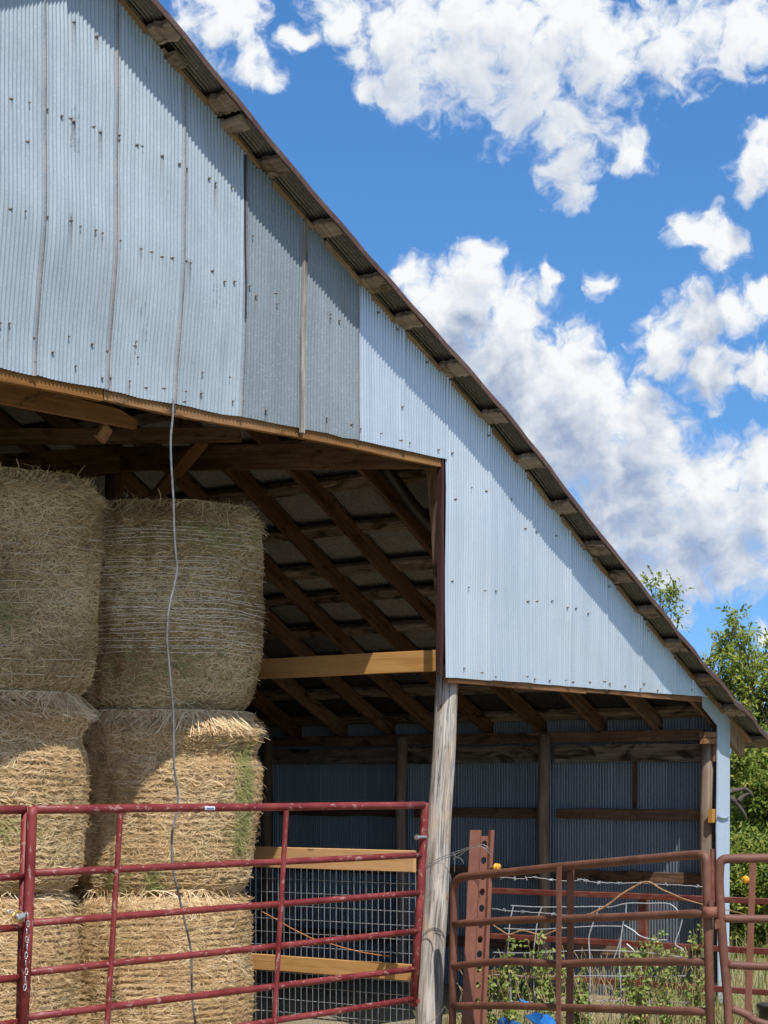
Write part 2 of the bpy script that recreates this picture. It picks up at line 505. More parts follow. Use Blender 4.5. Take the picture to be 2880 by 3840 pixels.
M['red'] = painted('faded_red_gate_paint', (0.15, 0.010, 0.012), 0.75, (0.40, 0.24, 0.21), rough=0.55, amount=0.58, fade=(0.25, 0.042, 0.038))
M['rail'] = painted('dull_red_rail_paint', (0.13, 0.024, 0.017), 0.6, (0.22, 0.10, 0.07), amount=0.52, fade=(0.20, 0.056, 0.038))
M['rust'] = painted('rusty_tube_steel', (0.115, 0.042, 0.024), 0.6, (0.25, 0.14, 0.09), rough=0.6, amount=0.62, fade=(0.19, 0.080, 0.050))
M['rustpost'] = painted('rusty_sign_post_steel', (0.18, 0.065, 0.038), 0.35, (0.27, 0.12, 0.075), rough=0.7, amount=0.56, fade=(0.24, 0.095, 0.058))
M['wire'] = plain('galvanised_wire', (0.55, 0.58, 0.62), 0.35, 0.75, 0.15, 40)
M['wirewhite'] = plain('pale_fence_wire', (0.5, 0.51, 0.53), 0.45, 0.35, 0.15, 40)
M['darkwire'] = plain('grey_tie_wire', (0.22, 0.21, 0.20), 0.5, 0.5, 0.3, 40)
M['nail'] = plain('nail_head_steel', (0.42, 0.40, 0.38), 0.45, 0.5, 0.35, 150, col2=(0.16, 0.09, 0.06))
M['cable'] = plain('grey_cable_sheath', (0.16, 0.165, 0.175), 0.32, 0, 0.3, 20)
M['black'] = plain('black_plastic', (0.025, 0.025, 0.028), 0.45, 0, 0.2, 10)
M['chain'] = plain('bright_chain_steel', (0.6, 0.6, 0.6), 0.3, 0.8, 0.15, 60)
M['yellow'] = plain('yellow_plastic', (0.72, 0.34, 0.012), 0.4, 0, 0.08, 40)
M['brass'] = plain('yellow_zinc_bolt', (0.50, 0.33, 0.07), 0.4, 0.5, 0.25, 60)
M['blue'] = plain('blue_plastic', (0.015, 0.20, 0.80), 0.35, 0, 0.18, 9, col2=(0.05, 0.33, 0.92))
M['twine'] = plain('orange_twine_fibre', (0.52, 0.20, 0.07), 0.8, 0, 0.2, 50)
M['cane'] = plain('dry_cane_bark', (0.34, 0.18, 0.08), 0.7, 0, 0.35, 30)
M['white'] = plain('white_sticker', (0.62, 0.64, 0.68), 0.5, 0, 0.05, 40)
M['ink'] = plain('grey_stamp_ink', (0.17, 0.22, 0.28), 0.6, 0.1, 0.2, 80)
M['inkblue'] = plain('sticker_print', (0.12, 0.16, 0.35), 0.5, 0, 0.1, 40)
def postwood():
    m, n, b = newmat('split_weathered_post')
    uv = n.n('ShaderNodeUVMap', uv_map='UVMap').outputs[0]
    g = n.noise(n.n('ShaderNodeMapping', {'Vector': uv, 'Scale': (2.2, 42, 1)}).outputs[0], 1.0, 7, 0.65, 0.9)
    c = n.ramp(g, [(0.36, (0.13, 0.115, 0.105)), (0.48, (0.34, 0.31, 0.285)), (0.60, (0.55, 0.505, 0.455))])
    tan = n.rng(n.noise(n.n('ShaderNodeMapping', {'Vector': uv, 'Scale': (1.6, 7, 1)}).outputs[0], 1.0, 4, 0.6, 1.0), 0.50, 0.68, 0, 0.75)
    c = n.mix(tan, c, (0.52, 0.38, 0.24))
    cr = n.noise(n.n('ShaderNodeMapping', {'Vector': uv, 'Scale': (0.8, 26, 1), 'Location': (3, 5, 0)}).outputs[0], 1.0, 3, 0.5, 1.2)
    crack = n.math('MULTIPLY', n.rng(n.math('ABSOLUTE', n.math('SUBTRACT', cr, 0.5)), 0.0, 0.018, 1, 0), n.rng(n.noise(uv, 3.0, 2), 0.45, 0.6, 0, 1))
    c = n.mix(n.math('MULTIPLY', crack, 0.85), c, (0.045, 0.035, 0.03))
    vo = n.n('ShaderNodeTexVoronoi', {'Vector': n.n('ShaderNodeMapping', {'Vector': uv, 'Scale': (3.6, 6.5, 1)}).outputs[0], 'Scale': 1.0}).outputs['Distance']
    ring = n.math('MULTIPLY', n.rng(vo, 0.10, 0.30, 0.7, 0), n.math('MULTIPLY_ADD', n.math('SINE', n.math('MULTIPLY', vo, 90.0)), 0.3, 0.6))
    c = n.mix(ring, c, (0.45, 0.29, 0.17))
    c = n.mix(n.rng(vo, 0.05, 0.085, 0.9, 0), c, (0.17, 0.075, 0.045))
    setin(n, b, col=c, rough=0.85, spec=0.2, normal=bump(n, n.math('SUBTRACT', g, n.math('MULTIPLY', crack, 0.5)), 0.6, 0.008))
    return m


M['post'] = postwood()
M['greyd'] = wood('dim_weathered_wood', (0.10, 0.07, 0.052), (0.25, 0.18, 0.132), (0.42, 0.32, 0.24), stain=0.3, staincol=(0.22, 0.12, 0.06))
M['darkseam'] = plain('dark_seam_strip', (0.03, 0.033, 0.04), 0.7, 0, 0.3, 20)
M['bark2'] = plain('tree_bark', (0.075, 0.058, 0.045), 0.9, 0, 0.45, 18, bmp=0.5)
M['mesh_dark'] = M['black']


def leafmat(name, a, b_, c_, trans=0.35):
    m, n, b = newmat(name)
    at = n.n('ShaderNodeAttribute', attribute_name='tone').outputs['Fac']
    col = n.ramp(at, [(0.0, a), (0.55, b_), (1.0, c_)])
    setin(n, b, col=col, rough=0.5, spec=0.25)
    tr = n.n('ShaderNodeBsdfTranslucent', {'Color': n.mix(0.5, col, (0.14, 0.19, 0.02))})
    mx = n.n('ShaderNodeMixShader', {0: trans, 1: b.outputs[0], 2: tr.outputs[0]})
    n.t.links.new(mx.outputs[0], n.t.nodes['Material Output'].inputs['Surface'])
    return m


M['leafA'] = leafmat('locust_leaves', (0.09, 0.15, 0.02), (0.23, 0.28, 0.04), (0.41, 0.38, 0.07))
M['leafB'] = leafmat('dense_leaves', (0.05, 0.11, 0.014), (0.19, 0.25, 0.034), (0.42, 0.39, 0.08))
M['vine'] = leafmat('vine_leaves', (0.12, 0.20, 0.035), (0.26, 0.35, 0.08), (0.48, 0.45, 0.17))
M['grass'] = leafmat('grass_blades', (0.09, 0.14, 0.03), (0.20, 0.23, 0.07), (0.44, 0.38, 0.19), 0.25)
M['dry'] = leafmat('dry_weed_stems', (0.16, 0.12, 0.05), (0.36, 0.27, 0.12), (0.52, 0.42, 0.24), 0.15)
M['hay_straw'] = leafmat('loose_hay_strands', (0.40, 0.24, 0.11), (0.80, 0.56, 0.30), (0.97, 0.80, 0.53), 0.15)
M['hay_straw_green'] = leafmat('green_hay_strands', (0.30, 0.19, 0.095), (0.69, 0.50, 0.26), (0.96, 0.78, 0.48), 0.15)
M['hay_fresh'] = leafmat('fresh_green_hay', (0.20, 0.21, 0.07), (0.38, 0.38, 0.14), (0.58, 0.52, 0.25), 0.15)
M['nettan'] = plain('tan_net_wrap', (0.50, 0.35, 0.18), 0.7, 0, 0.25, 30)
M['netgrey'] = plain('grey_net_wrap', (0.62, 0.53, 0.40), 0.7, 0, 0.25, 30)
M['net'] = plain('pale_net_wrap', (0.78, 0.68, 0.54), 0.6, 0, 0.2, 30)


def haybody(name, dark, mid, light, green, gamt):
    m, n, b = newmat(name)
    uv = n.n('ShaderNodeUVMap', uv_map='UVMap').outputs[0]
    pos = n.n('ShaderNodeNewGeometry').outputs['Position']
    mp = n.n('ShaderNodeMapping', {'Vector': uv, 'Scale': (9, 60, 1)}).outputs[0]
    a = n.noise(mp, 1.0, 6, 0.65, 2.2)
    c2 = n.noise(pos, 26, 5, 0.7, 1.5)
    f = n.math('ADD', n.math('MULTIPLY', a, 0.55), n.math('MULTIPLY', c2, 0.45))
    c = n.ramp(f, [(0.32, dark), (0.5, mid), (0.68, light)])
    gm = n.rng(n.noise(pos, 3.2, 4, 0.6, 0.8), 0.45, 0.68, 0, gamt)
    c = n.mix(gm, c, green)
    setin(n, b, col=c, rough=0.9, spec=0.1, normal=bump(n, f, 1.0, 0.03))
    return m


M['hay'] = haybody('straw_hay', (0.17, 0.10, 0.045), (0.60, 0.40, 0.195), (0.84, 0.62, 0.34), (0.32, 0.31, 0.13), 0.4)
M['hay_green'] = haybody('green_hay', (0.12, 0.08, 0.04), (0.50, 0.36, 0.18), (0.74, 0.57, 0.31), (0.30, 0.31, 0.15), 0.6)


def groundmat():
    m, n, b = newmat('grassy_ground')
    pos = n.n('ShaderNodeNewGeometry').outputs['Position']
    f = n.noise(pos, 1.2, 8, 0.65)
    f2 = n.noise(pos, 14, 5, 0.7)
    c = n.ramp(n.math('ADD', n.math('MULTIPLY', f, .6), n.math('MULTIPLY', f2, .4)), [(0.35, (0.21, 0.165, 0.11)), (0.5, (0.29, 0.245, 0.155)), (0.65, (0.37, 0.32, 0.21))])
    past = n.ramp(n.math('ADD', n.math('MULTIPLY', f, .5), n.math('MULTIPLY', f2, .5)), [(0.35, (0.09, 0.12, 0.035)), (0.5, (0.16, 0.19, 0.06)), (0.65, (0.27, 0.25, 0.10))])
    sx = n.n('ShaderNodeSeparateXYZ', {0: pos})
    fld_ = n.math('ADD', n.math('MAXIMUM', n.math('SUBTRACT', sx.outputs[1], 24.0), n.math('SUBTRACT', sx.outputs[0], 5.0)), n.math('MULTIPLY_ADD', f, 5.0, -2.5))
    c = n.mix(n.rng(fld_, -1.0, 1.5, 0, 1), c, past)
    setin(n, b, col=c, rough=0.95, spec=0.1, normal=bump(n, f2, 0.6, 0.05))
    return m


M['ground'] = groundmat()

# ------------------------------------------------------------------ ground
mb = MB()
mb.quad((-2000, -500, GZ), (2000, -500, GZ), (2000, 3500, GZ), (-2000, 3500, GZ))
o = mb.obj('ground', M['ground'])
o['kind'] = 'structure'

# ------------------------------------------------------------------ the barn
barn = thing('barn', B(0, 0, GZ), 'tall open-fronted hay barn clad in corrugated galvanised steel over timber', 'barn')
U_R, V_B, U_L = 4.48, 9.8, -9.0
RIDGE = -3.985
PITCH = 0.03175
CU = [-4.6, -3.2, -2.6, -2.1, -1.5, -1.0, -0.6, -0.1, 0.45, 0.94, 1.44, 1.94, 2.31, 2.78, 3.25, 3.8, 4.3, 5.1]
CC = [5.03, 5.00, 4.98, 4.955, 4.955, 4.96, 4.965, 4.985, 4.99, 4.965, 4.915, 4.885, 4.87, 4.85, 4.825, 4.825, 4.83, 4.86]


def croof(u):
    return float(np.interp(u, CU, CC))


def zroof(u, v=0.0):
    """underside of the roof steel"""
    if u >= RIDGE:
        z = croof(u) - 0.52 * u
    else:
        z = croof(RIDGE) - 0.52 * RIDGE - 0.11 - 0.33 * (RIDGE - u)
    if v < -0.205:
        z -= 0.065 * min(1.0, (-v - 0.205) / 0.05)
    return z


def smooth(a, b, x):
    t = max(0.0, min(1.0, (x - a) / (b - a)))
    return t * t * (3 - 2 * t)


def wallv(u, z):
    """old sheets bow inwards towards their lower edge"""
    bow = 0.085 * smooth(-0.9, -3.4, u) * smooth(5.35, 4.25, z)
    return -0.024 + bow + 0.004 * math.sin(u * 5.1 + z * 2.3) + 0.003 * math.sin(z * 6 + u * 2) + 0.0022 * math.sin(u * 13 + z * 9) * math.sin(z * 5 - u * 3)


WT_U = [-9.1, -4.6, -3.4, -2.6, -2.2, -1.5, -0.7, 0.2, 0.8, 1.5, 2.3, 3.0, 3.5, 3.8, 4.02, 4.6]


def walltop(u):
    return zroof(u) - 0.062 - 0.03 * smooth(3.2, 4.0, u)


def sheet(name, mat, parent, u0, u1, zb, zt, vf, pitch=PITCH, amp=0.0055, seg=6, nz=8, rust=None, axis='wall', **props):
    """corrugated sheet in the wall plane; zb, zt functions of u; vf(u,z) the v offset"""
    n = max(2, int(round((u1 - u0) / pitch * seg)))
    me = bpy.data.meshes.new(name)
    vs, fs, rs = [], [], []
    o0 = None
    for i in range(n + 1):
        u = u0 + (u1 - u0) * i / n
        b_, t_ = zb(u), zt(u)
        for j in range(nz + 1):
            z = b_ + (t_ - b_) * j / nz
            v = vf(u, z) + amp * math.cos(2 * math.pi * (u - u0) / pitch)
            p = B(u, v, z)
            vs.append(p)
            rr = 0.0
            if rust:
                for (nu, nzz, ln, s) in rust:
                    du = abs(u - nu)
                    if du < 0.02:
                        if z <= nzz + 0.01 and z > nzz - ln:
                            rr = max(rr, s * (1 - (nzz - z) / ln) * (1 - du / 0.022))
            rs.append(rr)
    for i in range(n):
        for j in range(nz):
            a = i * (nz + 1) + j
            fs.append((a, a + nz + 1, a + nz + 2, a + 1))
    c = sum(vs, Vector()) / len(vs)
    me.from_pydata([p - c for p in vs], [], fs)
    at = me.attributes.new('rust', 'FLOAT', 'POINT')
    at.data.foreach_set('value', rs)
    me.polygons.foreach_set('use_smooth', [True] * len(fs))
    me.materials.append(mat)
    return link(name, me, c, parent, **props)


# nails seen in the photo, as (photo x, photo y)
NP = []
for ox, oy, L in ((0, 0, [(447, 145), (586, 233), (53, 622), (162, 645), (271, 687), (365, 728), (424, 743), (443, 762), (567, 795), (610, 827), (726, 847), (726, 876), (836, 908), (864, 916), (990, 976), (1095, 1026), (1137, 1055), (1282, 1115), (1320, 1144), (1422, 1167), (155, 888), (52, 1305), (136, 1320), (274, 1355), (423, 1377), (478, 1415), (575, 1437), (617, 1455), (730, 1503), (864, 1553), (930, 1572), (995, 1602), (1058, 1609), (1166, 1640), (1143, 1628), (713, 103), (1522, 1240), (1555, 1472)]),
                  (0, 900, [(33, 510), (28, 545), (90, 512), (246, 600), (365, 692), (455, 595), (505, 778), (255, 750), (698, 683), (870, 628), (864, 655), (887, 725), (672, 853), (726, 853), (843, 872), (951, 913), (1060, 917), (1127, 770), (1130, 930), (1188, 938), (1185, 1000), (1276, 823), (1278, 950), (1436, 852), (1461, 1000), (1520, 1000), (1307, 196), (1382, 262), (1443, 262), (1538, 290), (1580, 350), (603, 642)]),
                  (900, 900, [(45, 290), (87, 350), (213, 335), (218, 400), (540, 465), (540, 490), (598, 505), (163, 1060), (525, 1110), (675, 1150), (725, 1178), (856, 1207), (985, 1250), (1038, 1265), (1217, 1308), (1303, 1328), (992, 1040), (845, 455), (958, 560), (1143, 765), (1527, 1220)]),
                  (900, 1700, [(1418, 217), (1322, 288), (1306, 797), (1405, 835), (1505, 857), (1574, 857), (1377, 1338), (1490, 1366), (1568, 1392), (1517, 237)]),
                  (1880, 1800, [(50, 122), (137, 303), (203, 322), (322, 350), (150, 755), (207, 755), (298, 753), (390, 795), (443, 800), (520, 832), (140, 1225), (188, 1240), (285, 1248), (385, 1248), (433, 1257), (535, 1258), (625, 1255), (658, 1268), (756, 1282), (849, 1300), (875, 1268), (955, 1308), (1165, 1308), (660, 665), (895, 940)])):
    for (x, y) in L:
        p = pv(ox + x * 0.6027, oy + y * 0.6027, 0.0)
        NP.append((uv_of(p)[0], p.z))
# nails beyond the picture's left edge, same rows
for k in range(10):
    NP.append((-4.7 - 0.3 * k, 4.42 + 0.02 * (k % 3)))

# shared nail mesh: flat washer and a domed head standing proud
nb = MB()
prof = [(0.0, 0.013), (0.004, 0.013), (0.010, 0.004), (0.0105, 0.0), (0.010, -0.004)]
nseg = 8
rings = [[W3 * (-(0.010 - 0.017 * 0 + d)) + (G3 * math.cos(2 * math.pi * k / nseg) + Vector((0, 0, 1)) * math.sin(2 * math.pi * k / nseg)) * r_ for k in range(nseg)]
         for r_, d in ((0.013, -0.014), (0.013, -0.003), (0.009, 0.002), (0.0065, 0.006), (0.006, 0.016), (0.003, 0.019))]
nb.loft(rings, caps=True)
nail_me, nail_c = nb.make('nail', True)
nail_me.materials.append(M['nail'])


def add_nails(sh, u0, u1, vf, proud=0.0):
    k = 0
    for (nu, nz_) in NP:
        if u0 <= nu < u1:
            link('nail', nail_me, B(nu, vf(nu, nz_) + 0.004, nz_) + nail_c * 0, sh)


HEAD = 4.30
seams = [-9.0, -8.27, -7.67, -7.07, -6.47, -5.87, -5.27, -4.67, -4.07, -3.47, -2.87, -2.27, -1.685, -1.08, -0.54, 0.012, 0.56, 1.13, 1.70, 2.27, 2.84, 3.42, 3.745, 4.01]
OPEN_L = -6.45
ZS = 2.655
for i in range(len(seams) - 1):
    u0, u1 = seams[i], seams[i + 1]
    rag = [R.uniform(-0.007, 0.007) for _ in range(6)]

    def zb(u, u0=u0, u1=u1, rag=rag):
        k = (u - u0) / (u1 - u0) * 4
        r_ = np.interp(k, range(5), rag[:5])
        if u1 <= OPEN_L + .05:
            return GZ
        if u1 <= 0.02:
            return HEAD + r_ * (1.0 if u1 < -1 else 0.3)
        return ZS + r_ * 0.4 - 0.010 * smooth(1.0, 2.5, u)

    new = u0 >= -1.09
    grey = -2.3 < u0 < -1.2
    tilt = R.uniform(-1, 1) * 0.002

    def vf(u, z, u0=u0, u1=u1, tilt=tilt):
        k = (u - u0) / (u1 - u0)
        # each sheet laps over its right-hand neighbour: right edge a little proud
        return wallv(u, z) - 0.013 * max(0, (k - 0.95) / 0.1) + 0.005 * max(0, (0.05 - k) / 0.05) + tilt * math.sin(z * 3 + u0)

    rust = []
    if not new:
        for (nu, nz_) in NP:
            if u0 <= nu < u1 and R.random() < 0.32:
                rust.append((nu, nz_, R.uniform(0.08, 0.3), R.uniform(0.5, 1.0)))
        rust.append((u1 + 0.028, 9.0, 90.0, 1.0))
        rust.append((u1 + 0.022, 9.0, 90.0, 1.0))
    m_ = M['tin_new'] if new else (M['tin_grey'] if grey else M['tin_old'])
    ov = 0.03 if i < len(seams) - 2 else 0.0
    vis = u1 > -4.8
    sh = sheet('wall_sheet', m_, barn, u0, u1 + (ov if u1 not in (0.012,) else 0), zb, lambda u: walltop(u) + R.uniform(-.004, .004), vf,
               seg=7 if vis else 3, nz=(44 if (vis and not new) else 8), rust=rust if vis else None)
    if vis:
        add_nails(sh, u0, u1, vf)

# batten over the open seam between the two dull sheets
mb = MB()
pts = [(z, wallv(-1.67, z) - 0.022) for z in np.linspace(HEAD - 0.03, zroof(-1.67) - 0.1, 12)]
rings = []
for z, v in pts:
    wv_ = R.uniform(-.003, .003)
    rings.append([B(-1.692 + wv_, v + .012, z), B(-1.692 + wv_, v - .006, z), B(-1.686 + wv_, v - .010, z), B(-1.657 + wv_, v - .010, z), B(-1.652 + wv_, v - .006, z), B(-1.652 + wv_, v + .012, z)])
mb.loft(rings, uo=3.3)
mb.obj('batten', M['grey'], barn)
mb = MB().board(B(-2.262, -0.034, 4.95), B(-2.264, -0.034, zroof(-2.26) - .1), G3, 0.011, 0.010)
mb.obj('batten', M['darkseam'], barn)  # thin dark strip drawn along the upper part of the seam

# header strips under the sheets
for (a, b_) in ((-6.6, -3.47), (-3.46, -1.9), (-1.9, -0.02)):
    mb = MB()
    rings = []
    uo = R.uniform(0, 20)
    for k in range(13):
        u = a + (b_ - a) * k / 12
        v = wallv(u, HEAD) + 0.018
        z0 = HEAD - 0.062 + 0.004 * math.sin(u * 3) - (0.01 if a < -5 else 0)
        rings.append([B(u, v, z0 + .003), B(u, v, HEAD + .10), B(u, v + .04, HEAD + .10), B(u, v + .04, z0), B(u, v + .003, z0)])
    mb.loft(rings, uo=uo)
    mb.obj('header_board', M['hdr'], barn)
for (a, b_) in ((0.05, 2.0), (2.003, 4.0)):
    mb = MB().board(B(a, 0.012, ZS + .03 - 0.004 * a), B(b_, 0.012, ZS + .018 - 0.004 * b_), (0, 0, 1), 0.13, 0.035, seg=6)
    mb.obj('header_board', M['brown'], barn)
# big header beam behind, jamb at the tall sheet's edge
mb = MB().board(B(-0.018, 0.02, ZS + .02), B(-0.018, 0.01, HEAD + .05), W3, 0.05, 0.03, seg=8)
mb.obj('jamb_board', M['maroon'], barn)

# corner trim sheet down to the ground at the low eave
mb = MB()
cpx = [(2637, 2604), (2703, 2640), (2737, 2700), (2737, 3160), (2733, 3760), (2697, 3760), (2688, 3120), (2690, 2975), (2692, 2722), (2637, 2652)]
cp = [pv(x, y, -0.02) for x, y in cpx]
cq = [p + W3 * 0.012 for p in cp]
i0 = len(mb.v)
mb.v += cp + cq
mb.face(tuple(range(len(cp))))
mb.face(tuple(reversed(range(len(cp), 2 * len(cp)))))
for k in range(len(cp)):
    k2 = (k + 1) % len(cp)
    mb.face((k2, k, len(cp) + k, len(cp) + k2))
mb.obj('corner_trim', galv('trim_steel', (0.40, 0.49, 0.60), (0.52, 0.61, 0.72), metal=0.15, rough=0.5, dirt=0.2, rust=False), barn)
# curled lap across the trim
mb = MB().tube([pv(2690 + k * 4.4, 3060 + 8 * math.sin(k / 10 * math.pi), -0.035) for k in range(11)], 0.010, 6)
mb.obj('trim_lap', M['tin_old'], barn)

# eave wall (low side), far gable, tall-side wall
k = 0
v = 0.02
while v < V_B:
    v1 = min(v + 0.61, V_B)

    def bx(u, z):
        return 0
    me = bpy.data.meshes.new('side_sheet')
    vs, fs = [], []
    vis = v < 6.5
    n = int((v1 - v) / PITCH * (7 if vis else 3))
    for i in range(n + 1):
        vv = v + (v1 - v) * i / n
        for j in range(3):
            z = GZ + (2.50 - GZ) * j / 2
            vs.append(B(U_R - 0.025 + 0.012 * math.cos(2 * math.pi * (vv - v) / PITCH) + 0.003 * (i / n), vv, z))
    for i in range(n):
        for j in range(2):
            a = i * 3 + j
            fs.append((a, a + 3, a + 4, a + 1))
    c = sum(vs, Vector()) / len(vs)
    me.from_pydata([p - c for p in vs], [], fs)
    me.polygons.foreach_set('use_smooth', [True] * len(fs))
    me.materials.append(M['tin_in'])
    link('side_sheet', me, c, barn)
    v = v1
u = U_L
while u < U_R - .05:
    u1 = min(u + 0.9, U_R - 0.03)
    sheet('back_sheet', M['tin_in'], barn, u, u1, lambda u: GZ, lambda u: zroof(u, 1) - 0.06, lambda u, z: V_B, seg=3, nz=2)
    u = u1
me_v = []
for k in range(11):
    v0, v1 = k * 0.89, min(V_B, k * 0.89 + 0.89)
    mb = MB()
    nn = 40
    rings = [[B(U_L + 0.005 * math.cos(2 * math.pi * i / 2.5), v0 + (v1 - v0) * i / nn, GZ), B(U_L + 0.005 * math.cos(2 * math.pi * i / 2.5), v0 + (v1 - v0) * i / nn, zroof(U_L, 1) - .06)] for i in range(nn + 1)]
    mb.loft(rings, closed=False, caps=False)
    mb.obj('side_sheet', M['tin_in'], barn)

# ---- roof steel: sheets run down the slope, laid side by side along the barn
PUR = [-3.75, -3.19, -2.64, -2.13, -1.57, -1.03, -0.64, -0.09, 0.45, 0.94, 1.44, 1.94, 2.31, 2.78, 3.25, 3.79, 4.31, 4.88]
EAVE_U = 5.05
EDGE = -0.258


def roofsheet(name, v0, v1, ua, ub, nr, seg):
    me = bpy.data.meshes.new(name)
    vs, fs = [], []
    n = max(4, int((v1 - v0) / PITCH * seg))
    rows = list(np.linspace(ua, ub, nr + 1))
    wob = R.uniform(0, 6)
    for i in range(n + 1):
        vv = v0 + (v1 - v0) * i / n
        for u in rows:
            z = zroof(u, vv) + 0.009 + 0.009 * math.cos(2 * math.pi * (vv - v0) / PITCH) + 0.004 * (i / n)
            if u > RIDGE:
                # sheets sag a little between purlins, more near the low eave
                dmin = min(abs(u - pu_ - 0.07) for pu_ in PUR)
                z -= 0.012 * smooth(0.05, 0.28, dmin) * (0.5 + 2.0 * smooth(2.0, 4.5, u)) * (1.6 if vv < -.1 else 0.6)
            vs.append(B(u, vv, z))
    m_ = len(rows)
    for i in range(n):
        for j in range(m_ - 1):
            a = i * m_ + j
            fs.append((a, a + 1, a + m_ + 1, a + m_))
    c = sum(vs, Vector()) / len(vs)
    me.from_pydata([p - c for p in vs], [], fs)
    me.polygons.foreach_set('use_smooth', [True] * len(fs))
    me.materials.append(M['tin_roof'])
    return link(name, me, c, barn)


v = EDGE
while v < V_B + .1:
    v1 = min(v + 0.61, V_B + 0.15)
    vis = v < 6
    roofsheet('roof_sheet', v, v1 + .02, RIDGE - 0.02, EAVE_U + R.uniform(-.01, .01), 64 if v < 0 else 36, 6 if vis else 4)
    roofsheet('roof_sheet', v, v1 + .02, U_L - 0.3, RIDGE + 0.02, 8, 4 if vis else 3)
    v = v1
# rusted edge angle along the rake
mb = MB()
rings = []
for u in np.linspace(RIDGE, EAVE_U, 60):
    z = zroof(u, EDGE)
    dmin = min(abs(u - pu_ - 0.07) for pu_ in PUR)
    z -= 0.012 * smooth(0.05, 0.28, dmin) * (0.5 + 2.0 * smooth(2.0, 4.5, u)) * 1.6
    rings.append([B(u, EDGE - .006, z - .022), B(u, EDGE - .006, z + .024), B(u, EDGE + .02, z + .020), B(u, EDGE + .004, z - .020)])
mb.loft(rings, uo=1.0)
mb.obj('rake_edge', painted('rusted_roof_edge', (0.075, 0.035, 0.025), 0.5, (0.16, 0.12, 0.10), rough=0.6, amount=0.55, fade=(0.12, 0.065, 0.045)), barn)

# ---- purlins, ends look out past the gable
for i, pu_ in enumerate(PUR):
    pieces = [(-0.215 + R.uniform(-.012, .014), 3.1 + R.uniform(-.6, .6)), None, None]
    e = pieces[0][1]
    wd_i = R.uniform(0.135, 0.165)
    segs = [(pieces[0][0], -0.012), (-0.010, e), (e + .004, e + 3.3), (e + 3.304, V_B)]
    for (a, b_) in segs:
        th = 0.05
        wd = wd_i
        uc = pu_ + 0.07

        def pt(vv):
            return B(uc, vv, zroof(uc, 1) - th / 2 - .004)
        slope = (B(1, 0, -0.52) - B(0, 0, 0)).normalized()
        mb = MB().board(pt(a), pt(b_), slope, wd, th, ch=.006, seg=9, jit=0.006 if a < 0 else 0.008)
        mb.obj('purlin_end' if b_ < 0 else 'purlin', M['lookout'] if b_ < 0 else M['bark'], barn)
for pu_ in np.arange(RIDGE - .5, U_L, -0.7):
    mb = MB().board(B(pu_, -0.21, zroof(pu_, 1) - .026), B(pu_, V_B, zroof(pu_, 1) - .026), G3, 0.13, 0.044)
    mb.obj('purlin', M['bark'], barn)
# some purlin ends carry a second, split plank
for pu_, dz, ln in ((-2.60, 0.05, 0.20), (-3.1, 0.05, 0.11)):
    uc = pu_ + 0.14
    mb = MB().board(B(uc, -ln, zroof(uc, 1) - .072), B(uc + .02, 0.6, zroof(uc, 1) - .072), (B(1, 0, -0.52) - B(0, 0, 0)), 0.11, 0.045, ch=.01, seg=6, jit=.009)
    mb.obj('purlin_end', M['lookout'], barn)

# ---- rafters
DN = (B(1, 0, -0.52) - B(0, 0, 0)).normalized()
UPN = Vector((0, 0, 1))
RV = [0.075, 0.70, 1.33, 2.02, 2.66, 3.3, 3.92, 4.55, 5.2, 5.85, 6.5, 7.1, 7.7, 8.4, 9.1, 9.7]
for i, rv in enumerate(RV):
    dep = 0.15 if i else 0.14
    drop = 0.055 + dep / 2 * 1.12

    def rp(u):
        return B(u, rv, zroof(u, 1) - drop)
    pts = np.linspace(RIDGE + .02, 4.72 if i else 4.86, 15)
    rings = []
    uo = R.uniform(0, 40)
    th = 0.021
    nrm = DN.cross(W3).normalized()
    if nrm.z < 0:
        nrm = -nrm
    for u in pts:
        c = rp(u) + W3 * R.uniform(-.004, .004)
        hd = dep / 2 + R.uniform(-.006, .006)
        rings.append([c + W3 * x + nrm * y for x, y in ((-th + .004, -hd), (th - .004, -hd), (th, -hd + .004), (th, hd), (-th, hd), (-th, -hd + .004))])
    mb = MB()
    mb.loft(rings, uo=uo)
    mb.obj('rafter', M['old'], barn)
    mb = MB().board(B(RIDGE - .02, rv, zroof(RIDGE - .1, 1) - .13), B(U_L + .05, rv, zroof(U_L, 1) - .13), UPN, 0.15, 0.042)
    mb.obj('rafter', M['old'], barn)
# end rafter showing between wall top and roof, in lengths between the purlins
for a, b_ in zip([-3.97] + PUR, PUR + [5.0]):
    a2, b2 = a + 0.145, b_ - 0.004
    if b2 - a2 < .1:
        continue
    thick = R.uniform(0.03, 0.045)
    rings = []
    uo = R.uniform(0, 40)
    hang = R.uniform(0.075, 0.092)
    for u in np.linspace(a2, b2, 7):
        zt = zroof(u, 1) - 0.006
        arch = 0.012 * math.sin((u - a2) / (b2 - a2) * math.pi)
        rings.append([B(u, -0.044 + R.uniform(-.003, .003), zt - hang + arch), B(u, -0.044, zt - .050), B(u, -0.036, zt - 0.044), B(u, 0.04, zt - 0.044), B(u, 0.04, zt - hang)])
    mb = MB()
    mb.loft(rings, uo=uo)
    mb.obj('rake_board', M['rake'], barn)
# exposed rafter tail and fascia at the low eave
mb = MB()
tp = [(2737, 2672), (2768, 2708), (2792, 2742), (2792, 2836), (2775, 2828), (2737, 2775)]
a = [pv(x, y, -0.02) for x, y in tp]
b_ = [p + W3 * 0.045 for p in a]
mb.v += a + b_
n = len(a)
mb.face(tuple(range(n)), [(p.z * 0.8 + 5, p.x) for p in a])
mb.face(tuple(reversed(range(n, 2 * n))))
for k in range(n):
    mb.face(((k + 1) % n, k, n + k, n + (k + 1) % n))
mb.obj('rafter_tail', M['rake'], barn)

